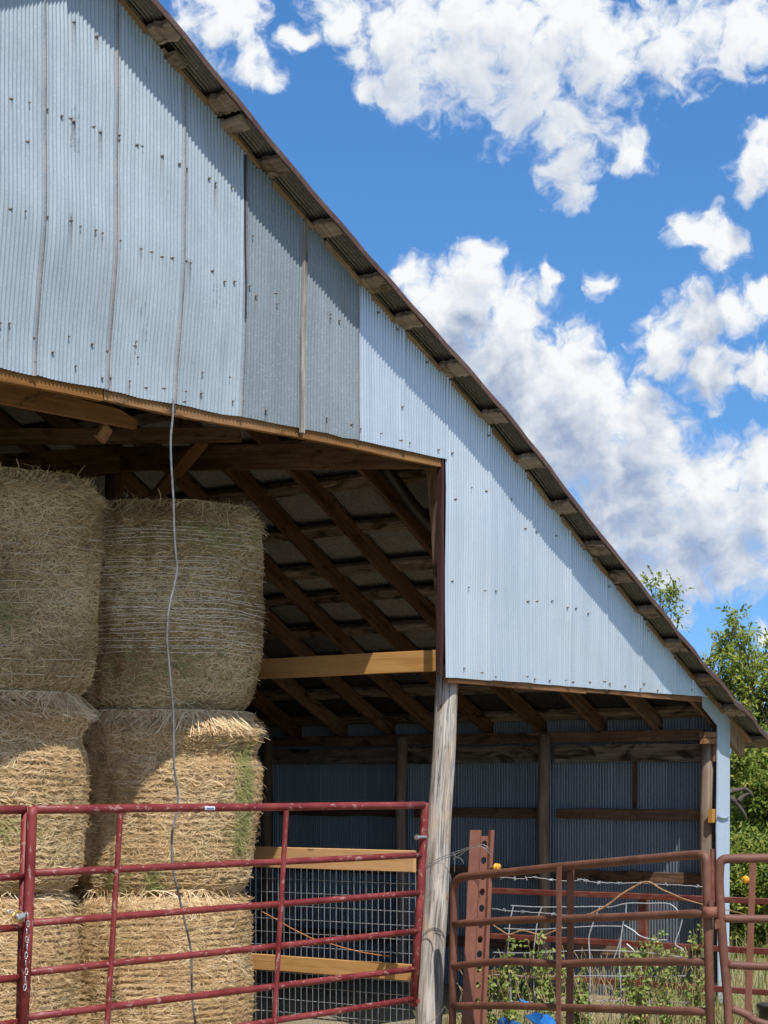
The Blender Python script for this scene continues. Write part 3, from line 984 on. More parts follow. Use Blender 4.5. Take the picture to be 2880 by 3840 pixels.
# ---- low eave wall timbers (inside)
def girt(z0, z1, va, vb, u=4.40, mat='old', t=0.045):
    mb_ = MB().board(B(u, va, (z0 + z1) / 2), B(u, vb, (z0 + z1) / 2), UPN, abs(z1 - z0), t, seg=8, jit=.005)
    return mb_.obj('girt', M[mat], barn)


girt(2.255, 2.36, 0.18, 5.0, 4.34)
girt(2.255, 2.36, 5.004, V_B, 4.34)
girt(2.06, 2.23, 0.18, 1.85, 4.38, 'bark')
girt(2.06, 2.23, 1.99, 5.5, 4.38, 'bark')
for z0, z1 in ((1.51, 1.61), (0.91, 1.015), (0.2, 0.3)):
    girt(z0, z1, 0.16, 1.86, 4.41)
    girt(z0, z1, 1.97, 3.6, 4.41)
    girt(z0, z1, 3.75, 5.45, 4.41)
    girt(z0, z1, 5.6, V_B, 4.41)
for i, pv_ in enumerate((0.115, 1.92, 3.68, 5.52, 7.3, 9.2)):
    mb = MB()
    r_ = 0.062
    mb.tube([B(4.27 + .006 * math.sin(k), pv_ + .008 * math.sin(k * 1.7), GZ + (2.33 - GZ) * k / 7) for k in range(8)], [r_ * 1.08 - .001 * k for k in range(8)], 12)
    mb.obj('post', M['greyd'], barn, smooth=True)
# stub timbers at the corner post head, small block on its flank
for (x0, y0, x1, y1, m_) in ((2632, 2745, 2692, 2766, 'brown'), (2632, 2769, 2692, 2789, 'brown')):
    a, c = pv(x0, (y0 + y1) / 2, 0.02), pv(x1, (y0 + y1) / 2, 0.02)
    MB().board(a, c, UPN, 0.05, 0.05).obj('stub_board', M[m_], barn)
MB().board(pv(2682, 2790, 0.02), pv(2682, 2856, 0.02), G3, 0.028, 0.04).obj('stub_board', M['brown'], barn)
MB().board(pv(2663, 3060, 0.02), pv(2686, 3060, 0.02), UPN, 0.125, 0.04).obj('wood_block', M['lumber'], barn)
MB().board(pv(2372, 2850, 0.3), pv(2372, 2850, 0.3) + Vector((0, 0, 0.01)), G3, 0.01, 0.01)
mb = MB().board(B(4.43, 0.98, 1.62), B(4.43, 0.98, 2.06), W3, 0.045, 0.02)
mb.obj('seam_board', M['old'], barn)

# ---- posts of the tall bay
mb = MB()
top, bot = pv(1681, 2500, 0.13), pv(1597, 4010, 0.06)
pts = [bot.lerp(top, k / 14) + Vector((0.004 * math.sin(k * 1.3), 0, 0)) for k in range(15)]
mb.tube(pts, [0.104 - 0.0013 * k for k in range(15)], 20)
gp = mb.obj('post', M['post'], barn, smooth=True, label='pale weathered round gate post')
mb = MB().board(top + Vector((0, .06, -0.1)), B(0.06, 0.16, zroof(0.06) - .2), W3, 0.12, 0.06, seg=8)
mb.obj('post', M['old'], barn)
for (u, v, z1) in ((OPEN_L, 0.1, 4.9), (-3.2, 4.9, 6.4), (0.05, 4.9, 4.75), (-6.4, 4.9, 6.3)):
    MB().tube([B(u, v, GZ + (z1 - GZ) * k / 6) for k in range(7)], 0.1, 12).obj('post', M['old'], barn, smooth=True)
# dark post behind the stack, tie beams, brace
a, b_ = pv(428, 1880, 3.2), pv(428, 1650, 3.2)
MB().tube([Vector((a.x, a.y, GZ)), a, b_], 0.078, 14).obj('post', M['old'], barn, smooth=True)
a, b_ = pu(1660, 1708, 0.08), pv(455, 1722, 3.0)
MB().board(a, b_, UPN, 0.20, 0.05, seg=8).obj('tie_beam', M['old'], barn)
b2 = pv(-500, 1800, 3.3)
MB().board(b_ + Vector((-.02, 0, 0)), b2, UPN, 0.22, 0.06, seg=6).obj('tie_beam', M['old'], barn)
a, b_ = pv(900, 1632, 1.6), pv(-200, 1640, 2.6)
MB().board(a, b_, UPN, 0.12, 0.045, seg=6).obj('tie_beam', M['old'], barn)
MB().board(pv(762, 1652, 1.9), pv(560, 1895, 2.2), W3, 0.05, 0.11, seg=5).obj('brace', M['brown'], barn)
# fresh boards under the header
p0, p1 = pv(-420, 1375, 0.55), pv(508, 1590, 0.55)
mb = MB()
c0, c1 = pv(-420, 1320, 0.55), pv(-420, 1422, 0.55)
L_ = [pv(-420, 1322, 0.55), pv(450, 1535, 0.55), pv(512, 1575, 0.55), pv(512, 1608, 0.55), pv(-420, 1432, 0.55)]
L2 = [p + W3 * 0.04 for p in L_]
mb.v += L_ + L2
mb.face(tuple(range(5)), [(uv_of(p)[0], p.z) for p in L_])
mb.face(tuple(reversed(range(5, 10))), [(uv_of(p)[0], p.z) for p in reversed(L2)])
for k in range(5):
    mb.face(((k + 1) % 5, k, 5 + k, 5 + (k + 1) % 5), [(uv_of(L_[k])[0], 0), (uv_of(L_[k])[0], .1), (2, .1), (2, 0)])
mb.obj('brace_board', M['brown'], barn)
MB().board(pv(300, 1452, 0.75), pv(90, 1400, 1.9), UPN, 0.09, 0.04).obj('brace_board', M['old'], barn)
MB().board(pv(400, 1600, 0.7), pv(372, 1648, 0.72), W3, 0.05, 0.09).obj('stub_board', M['brown'], barn)
# long fresh board tied to the back of the gate post
mb = MB().board(B(0.145, 0.14, 2.793), B(0.145, 4.6, 2.793), UPN, 0.165, 0.04, seg=8, jit=.0015)
mb.obj('brace_board', M['lumber'], barn, label='long fresh orange board above the wire panel')

# ------------------------------------------------------------------ black pipe laid in the rafters
mb = MB().tube([pv(1440, 1750, 0.95), pv(1540, 1885, 0.95), pv(1700, 2085, 0.95)], 0.055, 14)
tag(mb.obj('plastic_pipe', M['black'], smooth=True), 'black plastic pipe lying along a rafter inside the barn', 'pipe')

# ------------------------------------------------------------------ hay bales
def bale(cx, cy, z0, z1, r, green, label, nstraw, seed, netz, lean=(0, 0), shag=1.0, cap=0, taper=0.0, roll=0.0, netmat='net', greens=(), tufts=5, groove=0.022, strlift=1.0):
    rr = random.Random(seed)
    root = thing('hay_bale', Vector((cx, cy, z0)), label, 'hay bale', 'round hay bales stacked in two columns')
    H = z1 - z0
    ph = [rr.uniform(0, 6.28) for _ in range(12)]

    def surf(th, z):
        """radius and centre at height fraction"""
        k = (z - z0) / H
        rad = r * (1 - 0.13 * (abs(2 * k - 1) ** 9) + 0.018 * (1 - (2 * k - 1) ** 2)) - taper * (1 - k) ** 1.6
        rad += 0.014 * math.sin(3 * th + ph[0] + k * 2) + 0.010 * math.sin(7 * th + ph[1] + k * 5) + 0.012 * math.sin(k * 9 + ph[2] + th)
        rad += groove * (abs(math.sin(k * H / 0.046 * 3.1416 + 0.9 * math.sin(th * 2 + ph[3]) + 0.35 * math.sin(th * 9) + 0.2 * math.sin(th * 27))) ** 0.6 - 0.7) * (0.62 + 0.42 * math.sin(th * 4 + k * 7 + ph[4]) * math.sin(th * 2.3 - k * 6 + ph[6]) + 0.2 * math.sin(th * 11 + k * 15))
        if roll:
            rad += roll * math.exp(-((z1 - z - 0.09) / 0.075) ** 2) * (0.55 + 0.45 * math.sin(th * 2.0 + ph[11])) - roll * 0.5 * math.exp(-((z1 - z - 0.26) / 0.07) ** 2)
        rad += 0.006 * math.sin(23 * th + ph[5] + 9 * k) + 0.005 * math.sin(31 * th - 17 * k + ph[6])
        return rad, cx + lean[0] * k, cy + lean[1] * k

    def P(th, z, off=0.0):
        rad, x, y = surf(th, z)
        return Vector((x + (rad + off) * math.cos(th), y + (rad + off) * math.sin(th), z))
    mb_ = MB()
    NT_, NZ_ = 144, 190
    rings_ = []
    for j in range(NZ_ + 1):
        z = z0 + H * j / NZ_
        rings_.append([P(2 * math.pi * i / NT_, z, rr.uniform(-.005, .005)) for i in range(NT_)])
    # rounded shoulders
    top_ = []
    for f, dz in ((0.9, 0.035), (0.6, 0.05), (0.3, 0.055), (0.05, 0.06)):
        top_.append([Vector((cx + lean[0] + (P(2 * math.pi * i / NT_, z1).x - cx - lean[0]) * f, cy + lean[1] + (P(2 * math.pi * i / NT_, z1).y - cy - lean[1]) * f, z1 + dz * shag + rr.uniform(-.012, .012))) for i in range(NT_)])
    mb_.loft(rings_ + top_, caps=True, uo=rr.uniform(0, 20))
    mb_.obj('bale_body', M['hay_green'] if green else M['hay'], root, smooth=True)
    # loose strands
    st = MB()
    for s in range(nstraw):
        th = rr.uniform(0, 2 * math.pi) if rr.random() < .25 else rr.uniform(math.pi * 0.95, math.pi * 2.05)
        z = z0 + H * rr.random()
        edge = rr.random() < 0.10 * shag
        if edge:
            z = z1 - abs(rr.gauss(0, 0.05))
        a_ = rr.gauss(0, 0.35 if edge else (0.75 if rr.random() < .45 else 0.25))
        ln = rr.uniform(0.04, 0.16)
        wd = rr.uniform(0.0009, 0.0028)
        curl = rr.gauss(0, 1.3)
        lift = (rr.uniform(0.0, 0.008) + (rr.uniform(0.0, 0.05) if rr.random() < .05 else 0)) * strlift + (rr.uniform(0.0, 0.08) if edge else 0)
        pts_ = []
        t_, zz, aa = th, z, a_
        nseg_ = 3
        for k in range(nseg_ + 1):
            off = 0.004 + lift * (k / nseg_) + 0.006 * math.sin(k)
            zz2 = zz
            if zz2 > z1:
                pts_.append(P(t_, z1, off - (zz2 - z1) * 0.1) + Vector((0, 0, (zz2 - z1))))
            else:
                pts_.append(P(t_, max(zz2, z0), off))
            t_ += math.cos(aa) * ln / nseg_ / r
            zz += math.sin(aa) * ln / nseg_ + (rr.uniform(-0.006, 0.010) if edge else 0)
            aa += curl / nseg_
        side = Vector((math.cos(th), math.sin(th), 0))
        gz = math.sin(3.1 * th + ph[7] + z * 5) + math.sin(z * 8 + ph[8] - th * 2)
        tone = min(1, max(0, rr.gauss(0.55, 0.27) - (0.16 * gz if green else 0.10 * gz)))
        for k in range(nseg_):
            p, q_ = pts_[k], pts_[k + 1]
            d_ = (q_ - p)
            n_ = d_.cross(side)
            n_ = n_.normalized() * wd if n_.length > 1e-7 else Vector((0, 0, wd))
            st.quad(p - n_, q_ - n_ * .8, q_ + n_ * .8, p + n_, tone)
    # fluffy mantle folded over the top edge
    for s in range(int(cap)):
        th = rr.uniform(math.pi * 0.95, math.pi * 2.05)
        z = z1 + 0.04
        pts_ = []
        out = rr.uniform(-0.10, 0.0)
        drop = rr.uniform(-0.03, 0.12) * (1 + 0.6 * math.sin(th * 5 + ph[10]))
        dth = rr.gauss(0, .24)
        for k in range(4):
            f = k / 3
            pts_.append(P(th + dth * f, min(z1, z - drop * f * f), out + 0.075 * f + 0.02 * math.sin(f * 3 + s)) + Vector((0, 0, 0.05 * math.sin(f * 3.0) + (z - z1) * (1 - f))))
        wd = rr.uniform(0.0015, 0.0035)
        side = Vector((math.cos(th), math.sin(th), 0.4))
        tone = min(1, max(0, rr.gauss(0.72, 0.22)))
        for k in range(3):
            p, q_ = pts_[k], pts_[k + 1]
            n_ = (q_ - p).cross(side)
            n_ = n_.normalized() * wd if n_.length > 1e-7 else Vector((0, 0, wd))
            st.quad(p - n_, q_ - n_, q_ + n_, p + n_, tone)
    for t_i in range(tufts):
        th0 = rr.uniform(math.pi * 1.1, math.pi * 1.95)
        for s in range(rr.randint(8, 20)):
            p = P(th0 + rr.gauss(0, .05), z1, rr.uniform(-.12, 0.0)) + Vector((0, 0, .02))
            d_ = (Vector((rr.gauss(0, .8), rr.gauss(0, .5), rr.uniform(.2, 1.0)))).normalized() * rr.uniform(.04, .16)
            q1 = p + d_ * .5 + Vector((0, 0, .01))
            q2 = p + d_ + Vector((rr.gauss(0, .03), rr.gauss(0, .03), -rr.uniform(0, .05)))
            n_ = Vector((rr.gauss(0, 1), 0, rr.gauss(0, 1))).normalized() * rr.uniform(.0014, .0026)
            tn = min(1, max(0, rr.gauss(.65, .2)))
            st.quad(p - n_, q1 - n_, q1 + n_, p + n_, tn)
            st.quad(q1 - n_, q2 - n_ * .5, q2 + n_ * .5, q1 + n_, tn)
    if greens:
        gs = MB()
        for (gt, gz0, gz1, gw, cnt) in greens:
            for s in range(cnt):
                f = rr.random()
                th = gt + rr.gauss(0, gw)
                z = gz0 + (gz1 - gz0) * f + rr.gauss(0, .02)
                aa = rr.gauss(-.5, .6)
                ln = rr.uniform(.05, .13)
                p = P(th, min(z, z1), .012 + rr.uniform(0, .012))
                q_ = P(th + math.cos(aa) * ln / r, min(z + math.sin(aa) * ln, z1), .014 + rr.uniform(0, .02))
                n_ = (q_ - p).cross(Vector((math.cos(th), math.sin(th), 0)))
                n_ = n_.normalized() * rr.uniform(.0018, .0035)
                gs.quad(p - n_, q_ - n_ * .6, q_ + n_ * .6, p + n_, min(1, max(0, rr.gauss(.5, .25))))
        gs.obj('green_straw', M['hay_fresh'], root, kind='stuff')
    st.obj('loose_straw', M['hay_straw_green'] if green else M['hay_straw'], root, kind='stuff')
    # net wrap lines: runs of twine round the bale
    nt = MB()
    for z in netz:
        t0 = rr.uniform(0.95, 1.25) * math.pi
        t1 = rr.uniform(1.7, 2.1) * math.pi
        NN = 60
        pr_ = None
        for k in range(NN + 1):
            th = t0 + (t1 - t0) * k / NN
            zz = z + 0.006 * math.sin(th * 6 + z * 20) + 0.014 * math.sin(th * 1.5 + ph[9]) + rr.uniform(-.0015, .0015)
            p = P(th, min(max(zz, z0), z1), 0.019 + 0.004 * math.sin(th * 31 + z * 50))
            if pr_ is not None and (math.sin(th * 9 + z * 130) + rr.uniform(-.6, .6) > -0.95):
                h_ = Vector((0, 0, 0.0024))
                nt.quad(pr_ - h_, p - h_, p + h_, pr_ + h_)
            pr_ = p
    nt.obj('net_wrap', M[netmat], root, kind='stuff')
    return root


def lines(a, b_, n_, rr=random.Random(3), jit=.012):
    return [a + (b_ - a) * k / max(1, n_ - 1) + rr.uniform(-jit, jit) for k in range(n_)]


RX, RY, LX, LY = -1.75, 15.6, -2.84, 14.4
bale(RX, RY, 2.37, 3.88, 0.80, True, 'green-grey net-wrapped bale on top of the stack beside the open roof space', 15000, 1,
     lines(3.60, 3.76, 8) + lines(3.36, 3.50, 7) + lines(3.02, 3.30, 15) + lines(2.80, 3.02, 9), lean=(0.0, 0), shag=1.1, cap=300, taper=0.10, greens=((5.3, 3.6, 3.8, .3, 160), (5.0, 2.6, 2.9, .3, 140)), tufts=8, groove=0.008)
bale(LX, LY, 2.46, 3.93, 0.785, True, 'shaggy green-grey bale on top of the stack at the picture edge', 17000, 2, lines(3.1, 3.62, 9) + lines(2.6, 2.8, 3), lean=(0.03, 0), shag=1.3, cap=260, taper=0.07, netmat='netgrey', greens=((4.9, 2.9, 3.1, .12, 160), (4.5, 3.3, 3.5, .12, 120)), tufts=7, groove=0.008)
bale(RX, RY, 1.01, 2.33, 0.785, False, 'straw-coloured middle bale with a green streak and a fold of loose straw', 8500, 3, lines(1.1, 2.1, 12), shag=1.0, cap=2600, taper=0.09, roll=0.07, netmat='nettan', greens=((5.75, 1.35, 2.15, .07, 700), (4.35, 1.05, 1.25, .05, 160), (4.75, 1.05, 1.25, .04, 130)), tufts=3)
bale(LX - .07, LY, 1.10, 2.42, 0.785, False, 'straw-coloured middle bale at the picture edge with a fluffy folded top', 8500, 4, lines(1.2, 2.2, 12), shag=1.0, cap=1900, taper=0.06, roll=0.06, netmat='nettan', greens=((5.0, 1.5, 1.62, .25, 160),), tufts=3)
bale(RX - .05, RY - .02, GZ, 1.0, 0.77, False, 'bottom bale of the stack beside the wire panel behind the red gate', 6000, 5, lines(-.1, .95, 10), shag=.8, cap=120, netmat='nettan', tufts=1)
bale(LX - .16, LY, GZ, 1.08, 0.79, False, 'bottom bale at the picture edge behind the red gate chain', 6000, 6, lines(-.1, 1.0, 10), shag=.8, cap=160, netmat='nettan', tufts=1)

# ------------------------------------------------------------------ wire panel with two boards, along the bay divider
wp = thing('wire_panel', B(0.05, 0.3, GZ), 'welded wire panel with two fresh orange boards beside the hay stack', 'wire panel')
for zc, w_ in ((1.257, 0.165), (0.405, 0.125)):
    MB().board(B(0.02, 0.285, zc), B(0.02, 2.75, zc), UPN, w_, 0.038, seg=8, jit=.0012).obj('board', M['lumber'], wp)
vw_ = MB().tube([B(0.05, 0.3, GZ), B(0.05, 0.3, 1.3)], 0.0026, 6)
vme, vc = vw_.make('vertical_wire')
vme.materials.append(M['wire'])
k = 0
v = 0.30
while v < 2.7:
    link('vertical_wire', vme, vc + W3 * (v - 0.3), wp)
    v += 0.0605
hw_ = MB().tube([B(0.056, 0.28, 0), B(0.056, 2.72, 0)], 0.0026, 6)
hme, hc = hw_.make('horizontal_wire')
hme.materials.append(M['wire'])
z = -0.1
while z < 1.2:
    link('horizontal_wire', hme, hc + Vector((0, 0, z)), wp)
    z += 0.1075
tw = [(985, 3420), (1040, 3450), (1090, 3480), (1165, 3518), (1215, 3532), (1290, 3555), (1360, 3572), (1420, 3582), (1465, 3586)]
mb = MB().tube([pu(x, y, -0.02) for x, y in tw], 0.0042, 6)
tag(mb.obj('twine', M['twine']), 'orange twine slung across the welded wire panel', 'twine')

# ------------------------------------------------------------------ red tube gates
def tubebar(a, b_, r_, n=12, bow=0.0, seg=8):
    a, b_ = Vector(a), Vector(b_)
    return MB().tube([a.lerp(b_, k / seg) + Vector((0, 0, bow * math.sin(k / seg * math.pi) + R.uniform(-.0012, .0012))) for k in range(seg + 1)], r_, n)


GV = -0.12
gate = thing('tube_gate', pv(1590, 3760, GV), 'long faded red six-bar tube gate hinged on the weathered round post', 'gate', 'red tube gates across the hay bay')
ends = [((128, 3036), (1592, 3020)), ((128, 3275), (1582, 3207)), ((120, 3462), (1576, 3349)), ((110, 3647), (1568, 3492)), ((102, 3815), (1560, 3633)), ((94, 3975), (1553, 3747))]
for i, (a, b_) in enumerate(ends):
    rr_ = 0.0265 if i == 0 else 0.0225
    tubebar(pv(a[0], a[1], GV), pv(b_[0], b_[1], GV), rr_, 14).obj('bar', M['red'], gate, smooth=True)
# end uprights with a rounded elbow cap
MB().tube([pv(1592, 3012, GV), pv(1593, 3030, GV), pv(1574, 3400, GV), pv(1550, 3775, GV)], 0.031, 14).obj('upright', M['red'], gate, smooth=True)
MB().tube([pv(122, 3026, GV), pv(120, 3060, GV), pv(104, 3500, GV), pv(80, 3990, GV)], 0.031, 14).obj('upright', M['red'], gate, smooth=True)
for (x0, y0, x1, y1) in ((452, 3050, 396, 3930), (1074, 3040, 1028, 3840)):
    a, b_ = pv(x0, y0, GV - 0.022), pv(x1, y1, GV - 0.022)
    mb = MB()
    pts = [a.lerp(b_, k / 10) for k in range(11)]
    mb.tube(pts, 0.0175, 8)
    mb.obj('stay', M['red'], gate)
# hinge pins into the post, with nut
for (y, x) in ((3117, 1590), (3738, 1556)):
    a = pv(x, y, GV)
    MB().tube([a, a + G3 * 0.14 + W3 * 0.07], 0.0095, 8).obj('hinge_pin', M['brass'], gate)
    MB().tube([a + Vector((0, 0, -.045)) - W3 * .0, a + Vector((0, 0, -.02))], 0.037, 12).obj('hinge_collar', M['red'], gate)
MB().tube([pv(1562, 3140, GV - .03), pv(1598, 3139, GV - .03)], 0.011, 8).obj('hinge_clamp', M['chain'], gate)
MB().tube([pv(1560, 3140, GV - .03), pv(1566, 3140, GV - .03)], 0.02, 6).obj('hinge_nut', M['chain'], gate)
# paper label on the top bar
def curved_patch(x0, x1, yc, rad, hh, off, mat, name, parent):
    mb_ = MB()
    rr_ = []
    for k in range(6):
        p = pv(x0 + (x1 - x0) * k / 5, yc, GV)
        rr_.append([p + (W3 * -math.cos(t) + Vector((0, 0, math.sin(t)))) * (rad + off) for t in np.linspace(-hh, hh, 5)])
    mb_.loft(rr_, closed=False, caps=False)
    return mb_.obj(name, mat, parent)


curved_patch(757, 795, 3031, 0.0265, 0.45, 0.0015, M['white'], 'sticker', gate)
curved_patch(763, 790, 3032, 0.0265, 0.16, 0.0022, M['inkblue'], 'sticker_print', gate)

gate2 = thing('tube_gate', pv(-300, 3960, GV + .05), 'shorter red tube gate at the picture edge, chained to the long red gate', 'gate', 'red tube gates across the hay bay')
for i, (y0, y1) in enumerate(((3040, 3036), (3292, 3286), (3486, 3477), (3682, 3665), (3862, 3832), (4040, 3995))):
    a, b_ = pv(95, y1, GV + 0.05), pv(0, y0, GV + 0.05)
    d_ = (b_ - a)
    d_.z = 0
    tubebar(a, a + d_.normalized() * 2.1, 0.0265 if i == 0 else 0.0225, 14).obj('bar', M['red'], gate2, smooth=True)
for d_ in (0.0, 2.1, 1.1):
    a = pv(95, 3030, GV + .05) - G3 * d_
    MB().tube([a, Vector((a.x - .04, a.y, 0.2))], 0.024 if d_ != 1.1 else 0.017, 12).obj('upright', M['red'], gate2, smooth=True)

# chain
ch = thing('chain', pv(98, 3720, GV - .06), 'bright steel chain hanging from the joint of the two red gates', 'chain')
lk = MB()
pts = []
for k in range(15):
    t = 2 * math.pi * k / 14
    pts.append(Vector((0.008 * math.cos(t), 0, 0.019 * math.sin(t))))
lk.tube(pts, 0.0034, 6)
lme, lc = lk.make('chain_link', True)
lme.materials.append(M['chain'])
for k in range(10):
    f = k / 9
    p = pv(104 - 9 * f + 2 * math.sin(k * 2), 3435 + 268 * f, GV - 0.045)
    o = link('chain_link', lme, p, ch)
    o.rotation_euler = (0, R.uniform(-.15, .15), (0.35 if k % 2 else 1.7) + R.uniform(-.2, .2))
for k in range(6):
    p = pv(98 - 12 * k, 3425 + 6 * math.sin(k), GV - 0.045 + 0.012 * k)
    o = link('chain_link', lme, p, ch)
    o.rotation_euler = (0, 1.57, (0.6 if k % 2 else 1.6))
MB().tube([pv(70 + 22 * math.cos(t), 3438 + 20 * math.sin(t), GV - .035) for t in np.linspace(0, 6.28, 14)], 0.006, 6).obj('snap_ring', M['brass'], ch)
MB().tube([pv(60, 3445, GV - .04), pv(88, 3432, GV - .04)], 0.018, 8).obj('snap_body', M['chain'], ch)

# hanging cable
cpts = [(650, 1490), (648, 1560), (640, 1650), (643, 1760), (650, 1870), (653, 1990), (660, 2090), (664, 2130), (655, 2190), (640, 2250), (630, 2310), (626, 2400), (633, 2480), (640, 2560), (650, 2680), (652, 2850), (660, 2930), (668, 2990), (660, 3060), (646, 3120), (645, 3210), (652, 3280), (665, 3330), (680, 3400), (692, 3450), (712, 3540), (718, 3600), (719, 3680), (722, 3760), (735, 3850), (748, 3960)]
cp3 = [pv(x, y, 0.02 - 0.03 * min(1, i / 6)) for i, (x, y) in enumerate(cpts)]
dense = []
for i in range(len(cp3) - 1):
    p_1, p0_, p1_, p2_ = cp3[max(0, i - 1)], cp3[i], cp3[i + 1], cp3[min(len(cp3) - 1, i + 2)]
    for s in range(4):
        t = s / 4
        dense.append(0.5 * ((2 * p0_) + (-p_1 + p1_) * t + (2 * p_1 - 5 * p0_ + 4 * p1_ - p2_) * t * t + (-p_1 + 3 * p0_ - 3 * p1_ + p2_) * t ** 3))
dense.append(cp3[-1])
tag(MB().tube(dense, 0.0075, 8).obj('cable', M['cable'], smooth=True), 'grey electric cable hanging from the barn header in front of the hay', 'cable')

# ------------------------------------------------------------------ perforated steel posts
def signpost(x, y, topz, face, w_, label, holes, lean=(0, 0), z0=GZ):
    root = thing('steel_post', Vector((x, y, z0)), label, 'steel post', 'rusty perforated steel posts')
    f = Vector((math.cos(face), math.sin(face), 0))      # across the face
    n_ = Vector((f.y, -f.x, 0))                            # towards the viewer
    # section: wide flange, slanted web into a channel, channel floor, second flange
    sec = [(-0.5, 0.0), (-0.06, 0.0), (0.0, -0.14), (0.28, -0.14), (0.36, 0.0), (0.5, 0.0)]
    t = 0.006
    H_ = topz - z0
    # channel floor is built round the holes: strips between them
    hole_r = 0.150 * w_
    zs = [topz - h for h in holes]
    top_l = []
    mbp = MB()

    def P_(s, dpt, z, off=0.0):
        k = (z - z0) / H_
        return Vector((x, y, z)) + f * (s * w_) + n_ * (dpt * w_ + off) + Vector((lean[0] * k, lean[1] * k, 0))
    zz = list(np.linspace(z0, topz, 14))
    for (a, b__) in ((0, 1), (1, 2), (3, 4), (4, 5)):
        for off in (0.0, -t):
            rr_ = [[P_(sec[a][0], sec[a][1], z, off), P_(sec[b__][0], sec[b__][1], z, off)] for z in zz]
            mbp.loft(rr_, closed=False, caps=False, uo=a * 2.0)
    for s_, d_ in ((-0.5, 0), (0.5, 0)):
        mbp.quad(P_(s_, d_, z0), P_(s_, d_, z0, -t), P_(s_, d_, topz, -t), P_(s_, d_, topz), uv=[(0, 0), (0, .01), (1, .01), (1, 0)])
    for a in range(5):
        if a == 2:
            continue
        mbp.quad(P_(*sec[a], topz), P_(*sec[a + 1], topz), P_(*sec[a + 1], topz, -t), P_(*sec[a], topz, -t))
    # floor with round holes
    sl, sr = sec[2][0], sec[3][0]
    sc_ = (sl + sr) / 2
    cuts = [z0] + [0.5 * (zs[i] + zs[i + 1]) for i in range(len(zs) - 1)][::-1] + [topz - 0.02]
    zs2 = sorted(zs)
    bounds = [z0] + [0.5 * (zs2[i] + zs2[i + 1]) for i in range(len(zs2) - 1)] + [topz - 0.045 * 1.0]
    for off in (0.0, -t):
        for i, zc in enumerate(zs2):
            lo_, hi_ = bounds[i], bounds[i + 1]
            NNk = 16
            circ, outer = [], []
            for k in range(NNk):
                th = 2 * math.pi * k / NNk
                circ.append(P_(sc_ + hole_r / w_ * 0.72 * math.cos(th), -0.14, zc + hole_r * math.sin(th), off))
                c_, s2 = math.cos(th), math.sin(th)
                m_ = max(abs(c_), abs(s2))
                ox, oy = c_ / m_, s2 / m_
                outer.append(P_(sc_ + ox * (sr - sl) / 2, -0.14, zc + (oy * (hi_ - zc) if oy > 0 else oy * (zc - lo_)), off))
            i0_ = len(mbp.v)
            mbp.v += circ + outer
            for k in range(NNk):
                k2 = (k + 1) % NNk
                mbp.face((i0_ + k, i0_ + k2, i0_ + NNk + k2, i0_ + NNk + k), [(zc, .1), (zc + .01, .1), (zc + .01, .2), (zc, .2)])
    mbp.obj('channel', M['rustpost'], root)
    return root, P_


A_st = pv(1806, 3112, -0.35)
bot_st = pv(1770, 3900, -0.35)
sp_h = [0.105, 0.225, 0.345, 0.46, 0.58, 0.70, 0.81, 0.92, 1.03, 1.15, 1.27]
root, P_ = signpost(bot_st.x, bot_st.y, A_st.z, 0.12, 0.182, 'wide rusty steel channel post with round holes wired to the round post', [h + .0 for h in sp_h], lean=(A_st.x - bot_st.x, 0))
post1 = root
ins = P_(0.56, 0.1, A_st.z - 0.275)


def insulator(p, r_, label, axis):
    rt = thing('insulator', p, label, 'insulator', 'yellow fence insulators')
    ax = Vector(axis).normalized()
    a_ = ax.orthogonal().normalized()
    b__ = ax.cross(a_)
    mb_ = MB()
    prof_ = [(0.35, -1.0), (0.55, -0.9), (0.6, -0.4), (1.0, -0.3), (1.0, 0.1), (0.7, 0.25), (0.7, 0.5), (0.95, 0.6), (0.9, 0.9), (0.4, 1.05)]
    mb_.loft([[p + ax * d * r_ * 0.9 + (a_ * math.cos(2 * math.pi * k / 14) + b__ * math.sin(2 * math.pi * k / 14)) * rr * r_ for k in range(14)] for rr, d in prof_])
    mb_.obj('insulator_body', M['yellow'], rt, smooth=True)
    MB().tube([p - ax * r_ * 1.8, p + ax * r_ * 1.3], r_ * 0.2, 8).obj('insulator_pin', M['darkwire'], rt)
    return rt


insulator(ins + Vector((0.012, -0.02, 0)), 0.031, 'yellow plastic insulator on the wide rusty post wired to the round post', (0.75, -0.6, 0))

# tie wires between the round post and the channel post
tie = thing('tie_wire', pv(1600, 3270, -.1), 'twisted grey wire tying the steel channel post to the round post', 'wire')
def smoothpts(pts, n_=5):
    out = []
    for i in range(len(pts) - 1):
        a0, a1, a2, a3 = pts[max(0, i - 1)], pts[i], pts[i + 1], pts[min(len(pts) - 1, i + 2)]
        for s in range(n_):
            t = s / n_
            out.append(0.5 * ((2 * a1) + (-a0 + a2) * t + (2 * a0 - 5 * a1 + 4 * a2 - a3) * t * t + (-a0 + 3 * a1 - 3 * a2 + a3) * t ** 3))
    out.append(pts[-1])
    return out


